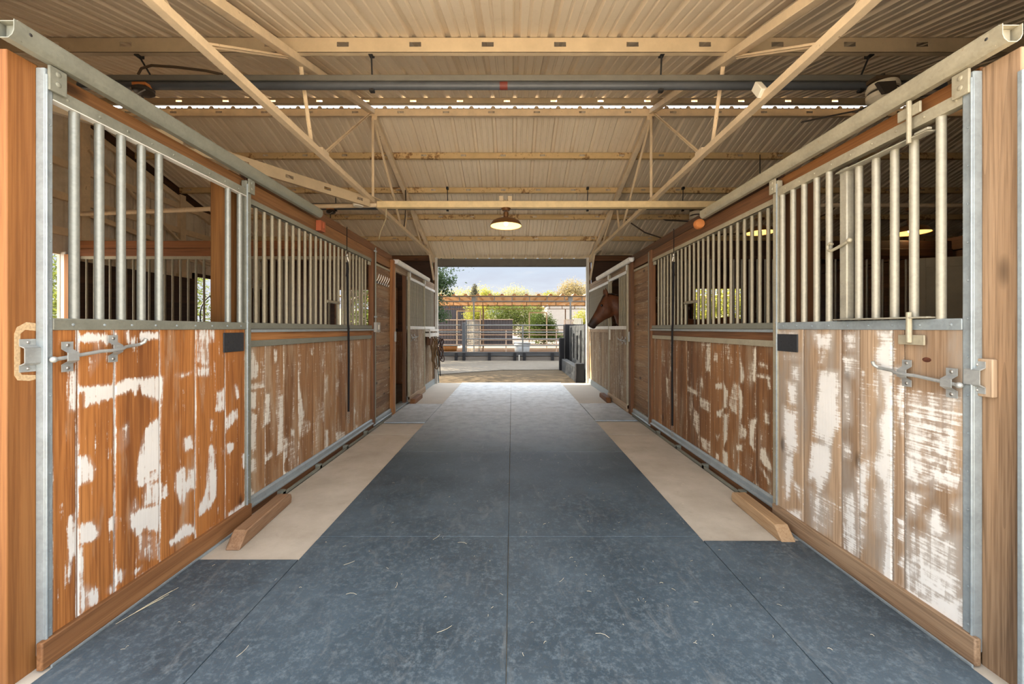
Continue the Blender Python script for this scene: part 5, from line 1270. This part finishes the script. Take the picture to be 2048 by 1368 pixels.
# pipe fences
def pipe_fence(y, x0, x1, rails, posts, r, m, label, ptop, grp='pipe fences of the pens', tilt=0.0):
    t=thing('pipe_fence',label,'fence',((x0+x1)/2,y,0),grp)
    for z in rails: MB().tube([(x0,y,z),(x1,y+tilt,z)],r,8).build('rail',m,t)
    for x in posts: MB().tube([(x,y+tilt*(x-x0)/(x1-x0),0.0),(x,y+tilt*(x-x0)/(x1-x0),ptop)],r*1.25,8).build('post',m,t)
    return t
pipe_fence(17.05,-1.95,3.6,(1.49,1.185,0.90,0.616),(0.46,3.55),0.026,M['pipe_grey'],'grey pipe gate just behind the sleeper edging',1.48)
pipe_fence(17.05,-6.5,-2.2,(1.49,1.19,0.62),(-4.4,),0.024,M['pipe_grey'],'short grey pipe fence left of the thick gate post',1.48)
t = tag(MB().box(-2.13,-1.99,17.0,17.12,-0.06,1.60).build('gate_post', M['steel_blue'], bevel=0.02),'thick blue grey gate post in the near pipe fence','post')
pipe_fence(22.0,-6.5,4.5,(1.27,1.0,0.72,0.46),(-5.0,-0.33,2.45),0.028,M['pipe_pink'],'pinkish pipe fence farther back across the pens',1.30)
t=thing('mesh_gate','open wire mesh gate standing ajar behind the thick gate post','gate',(-1.9,19,0))
MB().tube([(-1.97,17.2,0.12),(-1.97,17.2,1.70),(-1.78,21.6,1.74),(-1.78,21.6,0.12)],0.024,8,closed=True).tube([(-1.875,19.4,0.12),(-1.875,19.4,1.72)],0.02,8).build('gate_frame',M['pipe_grey'],t)
b=MB()
for z in np.arange(0.3,1.7,0.2): b.tube([(-1.97,17.2,z),(-1.78,21.6,z)],0.005,4)
for f in np.linspace(0.06,0.94,14): b.tube([(-1.97+0.19*f,17.2+4.4*f,0.12),(-1.97+0.19*f,17.2+4.4*f,1.72)],0.005,4)
b.build('gate_mesh',M['pipe_cream'],t)
def arch(x0,x1,y,z,label):
    t=thing('gate_arch',label,'arch',((x0+x1)/2,y,0),'tall walk-through gate frames')
    for x in (x0,x1): MB().tube([(x,y,-0.05),(x,y,z)],0.04,8).build('upright',M['pipe_cream'],t)
    MB().tube([(x0-0.03,y,z),(x1+0.03,y,z)],0.04,8).build('crossbar',M['pipe_cream'],t)
arch(-3.45,-1.98,25.0,2.45,'cream pipe gate frame before the dark sheds'); arch(1.17,2.35,27.0,2.42,'cream pipe gate frame before the round green bush')
# trough and barrel
t=thing('water_trough','grey tapered water trough standing behind the pipe gate','trough',(0.47,18.9,0))
def frust(b,cx,cy,z0,z1,w0,d0,w1,d1):
    b.add([(cx-w0,cy-d0,z0),(cx+w0,cy-d0,z0),(cx+w0,cy+d0,z0),(cx-w0,cy+d0,z0),(cx-w1,cy-d1,z1),(cx+w1,cy-d1,z1),(cx+w1,cy+d1,z1),(cx-w1,cy+d1,z1)],[(0,3,2,1),(0,1,5,4),(1,2,6,5),(2,3,7,6),(3,0,4,7)])
b=MB(); frust(b,0.47,18.9,0.0,0.66,0.30,0.22,0.39,0.30); o=b.build('trough_body',M['trough'],t); o.modifiers.new('s','SOLIDIFY').thickness=0.02
b=MB().tube([(0.08,18.6,0.66),(0.86,18.6,0.66),(0.86,19.2,0.66),(0.08,19.2,0.66)],0.022,8,closed=True); b.build('rim',M['trough'],t)
t=thing('barrel','orange brown barrel lying on its side in the sandy pen','barrel',(-3.8,24,0.0))
MB().lathe([(0,-0.52),(0.155,-0.52),(0.165,-0.5),(0.165,-0.18),(0.175,-0.16),(0.165,-0.14),(0.165,0.14),(0.175,0.16),(0.165,0.18),(0.165,0.5),(0.155,0.52),(0,0.52)],(-3.85,24.0,0.155),20,'x').build('barrel_body',M['barrel'],t)

# shelter over the pens
t=thing('pen_shelter','long open steel shelter roof over the pens, with rusty ribbed underside','shelter',(1,24,0))
b=MB(); xs=[];hs=[]; x=-9.0
while x<11: 
    for dx,h in ((0,0),(0.06,0.09),(0.16,0.09),(0.22,0),(0.60,0)): xs.append(x+dx); hs.append(h)
    x+=0.60
n=len(xs); b.add([(xs[i],yy,zz+hs[i]) for yy,zz in ((19.7,2.98),(28.6,2.98)) for i in range(n)],[(i,i+1,n+i+1,n+i) for i in range(n-1)])
o=b.build('roof_sheets',M['shelter_sheet'],t,smooth=0,recalc=False); md=o.modifiers.new('s','SOLIDIFY'); md.thickness=0.003; md.offset=1
for yy in (20.0,24.0,28.0):
    b=MB(); m=M['pipe_grey'] if yy<21 else M['shelter_steel']
    b.box(-9,11,yy-0.03,yy+0.03,2.93,2.98); b.box(-9,11,yy-0.03,yy+0.03,2.70,2.74)
    for x in np.arange(-8.8,11,0.88): b.box(x-0.02,x+0.02,yy-0.02,yy+0.02,2.74,2.93)
    b.build('roof_beam',m,t)
for x,yy in ((-1.92,20.0),(2.93,20.0),(-6.8,20.0),(7.8,20.0),(-1.75,24.0),(3.55,24.0),(3.75,28.0),(-6,28.0),(-2.0,28.0)):
    MB().box(x-0.035,x+0.035,yy-0.035,yy+0.035,-0.05,2.72).build('shelter_post',M['pipe_grey'] if yy<21 else M['shelter_steel'],t)
for x,yy in ((-1.92,20.0),(2.93,20.0)): MB().box(x-0.11,x+0.11,yy-0.05,yy+0.05,2.68,2.99).build('post_cap',M['pipe_grey'],t)

# dark ribbed sheds
def shed(x0,x1,y0,y1,z0,z1,label):
    t=thing('dark_shed',label,'shed',((x0+x1)/2,y0,z0),'dark ribbed sheds behind the pens')
    b=MB(); pts=[]; x=x0; k=0
    while x < x1-0.001:
        pts += [(x,y0),(min(x1,x+0.10),y0),(min(x1,x+0.12),y0+0.05),(min(x1,x+0.22),y0+0.05)]; x+=0.24
    pts += [(x1,y0+0.05),(x1,y1),(x0,y1)]
    b.prism(pts,'z',z0,z1); b.build('ribbed_walls',M['container'],t,smooth=0)
    MB().box(x0-0.05,x1+0.05,y0-0.05,y1+0.05,z1,z1+0.06).build('roof_edge',plain('shed_edge',(0.30,0.22,0.15),0.6),t)
shed(-2.65,0.05,34.7,37.5,-0.06,2.10,'low dark brown ribbed shed behind the middle of the pens')
shed(-9.5,-2.75,33.5,37.0,-0.06,2.05,'low dark brown ribbed shed at the left behind the pens')
shed(-12.0,-5.0,41.0,45.0,-0.06,3.75,'taller dark brown shed rising behind the left low shed')
b=MB().box(3.9,10.5,44,48,-0.06,3.9).box(3.7,10.7,43.8,48.2,3.9,4.05).build('white_building',M['white_stucco'],bevel=0.02); tag(b,'pale sunlit building behind the pens at the right','building')

# ------------------------------------------------------------------ trees and bushes
def leaf_cloud(name, parent, blobs, n, size, m, seed, flat=0.35):
    r=np.random.RandomState(seed); V=[];F=[]
    tot=sum(b_[3]*b_[4]*b_[5] for b_ in blobs)
    for (cx,cy,cz,rx,ry,rz) in blobs:
        k=max(20,int(n*(rx*ry*rz)/tot))
        d=r.normal(size=(k,3)); d/=np.linalg.norm(d,axis=1)[:,None]; q=r.rand(k)**0.45
        p=d*q[:,None]*np.array([rx,ry,rz])*(1+0.16*r.normal(size=(k,1)))+np.array([cx,cy,cz])
        for i in range(k):
            a=r.normal(size=3); a[2]*=0.7; a/=np.linalg.norm(a); c=np.cross(a,r.normal(size=3)); c/=max(1e-6,np.linalg.norm(c)); s=size*(0.6+0.8*r.rand())
            nn=np.cross(a,c)*0.12
            o=len(V); P=p[i]
            V.extend([tuple(P-a*s*0.5),tuple(P+c*s*flat*0.6+nn*s),tuple(P+a*s*0.5),tuple(P-c*s*flat*0.6+nn*s)]); F.append((o,o+1,o+2,o+3))
    b=MB(); b.v=V; b.f=F
    return b.build(name,m,parent,smooth=0,recalc=False)
def tree(label, x, y, h, blobs, n, size, m, seed, trunk_r=0.12, nm='tree', cat='tree', grp=None, flat=0.35):
    t=thing(nm,label,cat,(x,y,-0.06),grp)
    b=MB().tube([(x,y,-0.06),(x+0.05,y,h*0.25),(x-0.04,y+0.05,h*0.5),(x,y,h*0.8)],[trunk_r*1.2,trunk_r,trunk_r*0.8,trunk_r*0.4],10)
    r=random.Random(seed)
    for (cx,cy,cz,rx,ry,rz) in blobs[:6]: b.tube([(x,y,h*0.35),((x+cx)/2,(y+cy)/2,(h*0.4+cz)/2+0.1),(cx,cy,cz)],[trunk_r*0.5,trunk_r*0.35,trunk_r*0.12],7)
    b.build('trunk',M['bark'],t)
    leaf_cloud('foliage',t,blobs,n,size,m,seed,flat)
# tree overhanging the yard at the left
tree('leafy green tree whose branches hang beside the far left post',-6.3,15.2,6.5,
     [(-6.0,15.4,5.6,3.4,3.4,2.2),(-4.6,14.4,4.6,2.2,2.4,1.6),(-7.5,16.5,5.0,3.0,3.0,2.0),(-5.6,11.9,4.7,2.3,1.9,1.6),(-4.2,17.5,5.2,2.6,2.4,1.8),(-3.15,13.3,2.95,0.95,0.8,0.60),(-2.75,13.2,3.0,0.7,0.6,0.42),(-2.45,13.2,2.62,0.40,0.4,0.20),(-2.75,13.4,2.05,0.42,0.4,0.34),(-3.3,13.5,2.1,0.7,0.6,0.6),(-2.45,13.45,1.75,0.35,0.3,0.28),(-4.5,13.0,3.2,1.2,1.0,0.9)],48000,0.115,M['leaf_near'],3,0.20)
hb_t = [o for o in bpy.data.objects if o.name.startswith('tree') and o.parent is None][0]
leaf_cloud('hanging_branch',hb_t,[(-2.85,13.2,3.0,0.9,0.6,0.5),(-2.35,13.1,2.85,0.42,0.4,0.30),(-2.05,13.2,2.95,0.25,0.3,0.14),(-2.75,13.4,2.25,0.55,0.4,0.40),(-2.55,13.4,1.80,0.50,0.4,0.26),(-2.15,13.3,2.55,0.22,0.3,0.16)],5200,0.085,M['leaf_near'],77)
# greenery beyond the stall windows
tree('spiky green shrub outside the left stall window',-9.5,8.4,3.0,[(-9.5,8.4,1.9,1.6,1.6,1.5),(-9.0,9.6,2.2,1.4,1.3,1.3),(-10.5,11.0,2.2,2.0,2.0,1.8)],9000,0.20,M['leaf_green'],8,0.08,'shrub','shrub',None,0.16)
tree('yellow-green bush outside the far right stall window',6.6,14.0,3.0,[(6.4,14.0,1.5,1.9,1.2,1.7),(8.3,14.4,1.6,1.6,1.2,1.6)],8000,0.15,M['leaf_yellow'],9,0.06,'bush','bush')
tree('bright bush seen through the open far left doorway',-4.4,12.4,2.6,[(-4.3,12.4,1.4,0.8,0.7,1.2),(-3.9,12.6,1.8,0.5,0.5,0.7)],3000,0.13,M['leaf_green'],10,0.06,'bush','bush')
tree('yellow-green bush behind the cream gate frame at the left of the pens',-3.7,39.0,4.0,[(-3.5,39,2.1,1.35,1.0,1.7),(-2.9,39.2,1.4,1.2,1.0,1.2)],6000,0.20,M['leaf_yellow'],12,0.06,'bush','bush')
tree('drooping green willow bush in the middle behind the pens',-0.6,44.0,4.6,[(-1.4,44,2.5,1.7,1.2,2.0),(0.5,44.2,2.6,1.8,1.2,1.8),(2.3,44.1,2.4,1.2,1.1,1.9)],11000,0.26,M['leaf_green'],13,0.08,'bush','bush',None,0.18)
tree('round dark green bush right of the middle behind the pens',2.55,32.0,3.0,[(2.2,32,1.45,1.05,0.9,1.35),(3.0,32.1,1.2,0.7,0.8,1.1)],8000,0.14,M['leaf_dark'],14,0.06,'bush','bush')
tree('bright yellow bush at the right edge of the opening',6.2,33.5,3.0,[(6.0,33.5,1.7,1.1,0.9,1.25),(7.3,33.8,1.8,1.3,1.0,1.4)],5000,0.17,M['leaf_yellow'],15,0.06,'bush','bush')
tree('low green hedge in front of the white lane',2.2,37.0,1.2,[(1.5,37,0.85,1.1,0.7,0.55),(3.0,37.2,0.75,1.5,0.7,0.5),(4.2,37.2,0.6,0.8,0.6,0.4)],4500,0.15,M['leaf_dark'],16,0.05,'hedge','hedge')
# skyline beyond the shelter
SK=[('pale yellow tree on the skyline at the left','leaf_pale',-7.0,62,[(-7.8,62,4.9,3.0,2,2.1),(-5.2,62,5.2,2.2,2,2.2)],2600,0.5),
    ('narrow dark conifer standing up on the skyline','leaf_olive',-5.45,58,[(-5.45,58,6.6,0.40,0.4,0.9),(-5.45,58,5.4,0.75,0.6,1.1)],900,0.36),
    ('bright yellow tree right of the dark conifer','leaf_yellow',-3.0,60,[(-3.9,60,5.3,1.0,1,1.5),(-2.3,60,5.2,1.3,1.2,1.0)],1800,0.42),
    ('broad yellow tree in the middle of the skyline','leaf_pale',0.4,63,[(0.3,63,5.6,2.6,1.8,1.9),(2.2,63,5.2,1.6,1.5,1.5),(-1.6,63,4.9,1.5,1.4,1.2)],2800,0.46),
    ('brownish tree right of the middle of the skyline','leaf_gold',4.6,64,[(4.4,64,5.3,1.2,1,1.3)],900,0.42),
    ('small bright yellow tree beside the brownish skyline tree','leaf_yellow',5.9,60,[(5.6,60,5.2,1.1,1,1.3)],1000,0.4),
    ('large golden tree at the right of the skyline','leaf_gold',9.3,61,[(9.2,61,5.9,2.2,1.8,2.3),(7.6,61,5.2,1.4,1.2,1.5)],3200,0.44),
    ('golden tree beyond the white end post at the right skyline','leaf_gold',12.5,63,[(12.6,63,6.0,2.0,1.8,2.2),(15,63,5.8,2,2,2)],2400,0.46),
    ('pale tree far left beyond the hanging branches','leaf_pale',-13,63,[(-12.5,63,5.2,3.2,2,2.4),(-16,63,5.4,3,2,2.4)],2400,0.5)]
SKY_Y = [66.5,57,61,75.5,71.5,57.5,62,69,72]
for k,(lab,m,x,y,bl,n,s) in enumerate(SK):
    q = SKY_Y[k]/y; y = SKY_Y[k]
    tree(lab,x*q,y,5.0*q,[(a*q,y,1.35+(c-1.10)*q,d*1.12*q,e*0.9,f*1.15*q) for a,b_,c,d,e,f in bl],int(n*3.6),s*0.55,M[m],40+k,0.2,'tree','tree','trees on the skyline')
b=MB(); r=np.random.RandomState(2); n=60
xs=np.linspace(-60,60,n); hz=4.6+1.2*np.sin(xs*0.11+0.5)+0.6*np.sin(xs*0.31)
b.add([(x,80,-1) for x in xs]+[(x,86,h) for x,h in zip(xs,hz)]+[(x,100,h+0.4) for x,h in zip(xs,hz)]+[(x,118,-1) for x in xs],[(j*n+i,j*n+i+1,(j+1)*n+i+1,(j+1)*n+i) for j in range(3) for i in range(n-1)])
b.build('hill',M['hill'],kind='structure')

# ------------------------------------------------------------------ light
w=bpy.data.worlds.new('sky'); bpy.context.scene.world=w; w.use_nodes=True
nt=w.node_tree; nt.nodes.clear()
g=G.__new__(G); g.t=nt; g.tc=None; g.m=None
tc=nt.nodes.new('ShaderNodeTexCoord'); dirv=tc.outputs['Generated']
s=nt.nodes.new('ShaderNodeSeparateXYZ'); nt.links.new(dirv,s.inputs[0])
sky=g.ramp(g.mr(s.outputs[2],0.0,1.0),[(0.0,(0.90,0.90,0.94)),(0.07,(0.84,0.88,0.96)),(0.16,(0.71,0.82,0.97)),(0.45,(0.36,0.55,0.88)),(1.0,(0.25,0.44,0.80))])
cl=g.noise(g.map(dirv,(5,5,26)),1.0,6,0.6,0.4)
band=g.math('MULTIPLY',g.mr(s.outputs[2],0.02,0.06),g.mr(s.outputs[2],0.16,0.10,0.25,1.0))
sky=g.mix(g.math('MULTIPLY',g.mr(cl,0.5,0.66),g.math('MULTIPLY',band,0.55)),sky,(0.66,0.68,0.80))
sky=g.mix(g.math('MULTIPLY',g.mr(cl,0.36,0.5,1,0),g.math('MULTIPLY',band,0.5)),sky,(0.97,0.96,0.97))
# sky brightened behind the camera and overhead to light the interior
back=g.mr(g.math('SUBTRACT',s.outputs[1],g.math('MULTIPLY',s.outputs[2],1.6)),0.50,0.05,0.0,1.0,True)
sky=g.mix(back,sky,(0.95,0.97,1.0))
bg=nt.nodes.new('ShaderNodeBackground'); nt.links.new(sky,bg.inputs[0])
nt.links.new(g.mr(back,0.0,1.0,SKY_FAR,SKY_NEAR),bg.inputs[1])
o=nt.nodes.new('ShaderNodeOutputWorld'); nt.links.new(bg.outputs[0],o.inputs[0])
sl=bpy.data.lights.new('sun','SUN'); sl.energy=SUN_E; sl.color=(1.0,0.86,0.66); sl.angle=rad(0.6)
so=bpy.data.objects.new('sun',sl); COL.objects.link(so); so.location=(-20,12,25)
so.rotation_euler=Vector(SUN_DIR).to_track_quat('Z','Y').to_euler()

# ------------------------------------------------------------------ camera and view
cam=bpy.data.cameras.new('camera'); cam.sensor_width=36.0; cam.lens=797/2048*36.0; cam.shift_y=-27/2048; cam.clip_start=0.02; cam.clip_end=400
co=bpy.data.objects.new('camera',cam); COL.objects.link(co); co.location=(0,0,1.35); co.rotation_euler=(rad(90),0,0)
sc=bpy.context.scene; sc.camera=co
vs=sc.view_settings; sc.display_settings.display_device='sRGB'
vs.view_transform='Standard'; vs.look='None'; vs.exposure=EXPOSURE; vs.gamma=1.0; vs.use_curve_mapping=False
cy=sc.cycles; cy.use_denoising=True; cy.max_bounces=10; cy.diffuse_bounces=6; cy.sample_clamp_indirect=6.0; cy.caustics_reflective=False; cy.caustics_refractive=False
for ob in bpy.data.objects:
    if '_org' in ob: del ob['_org']
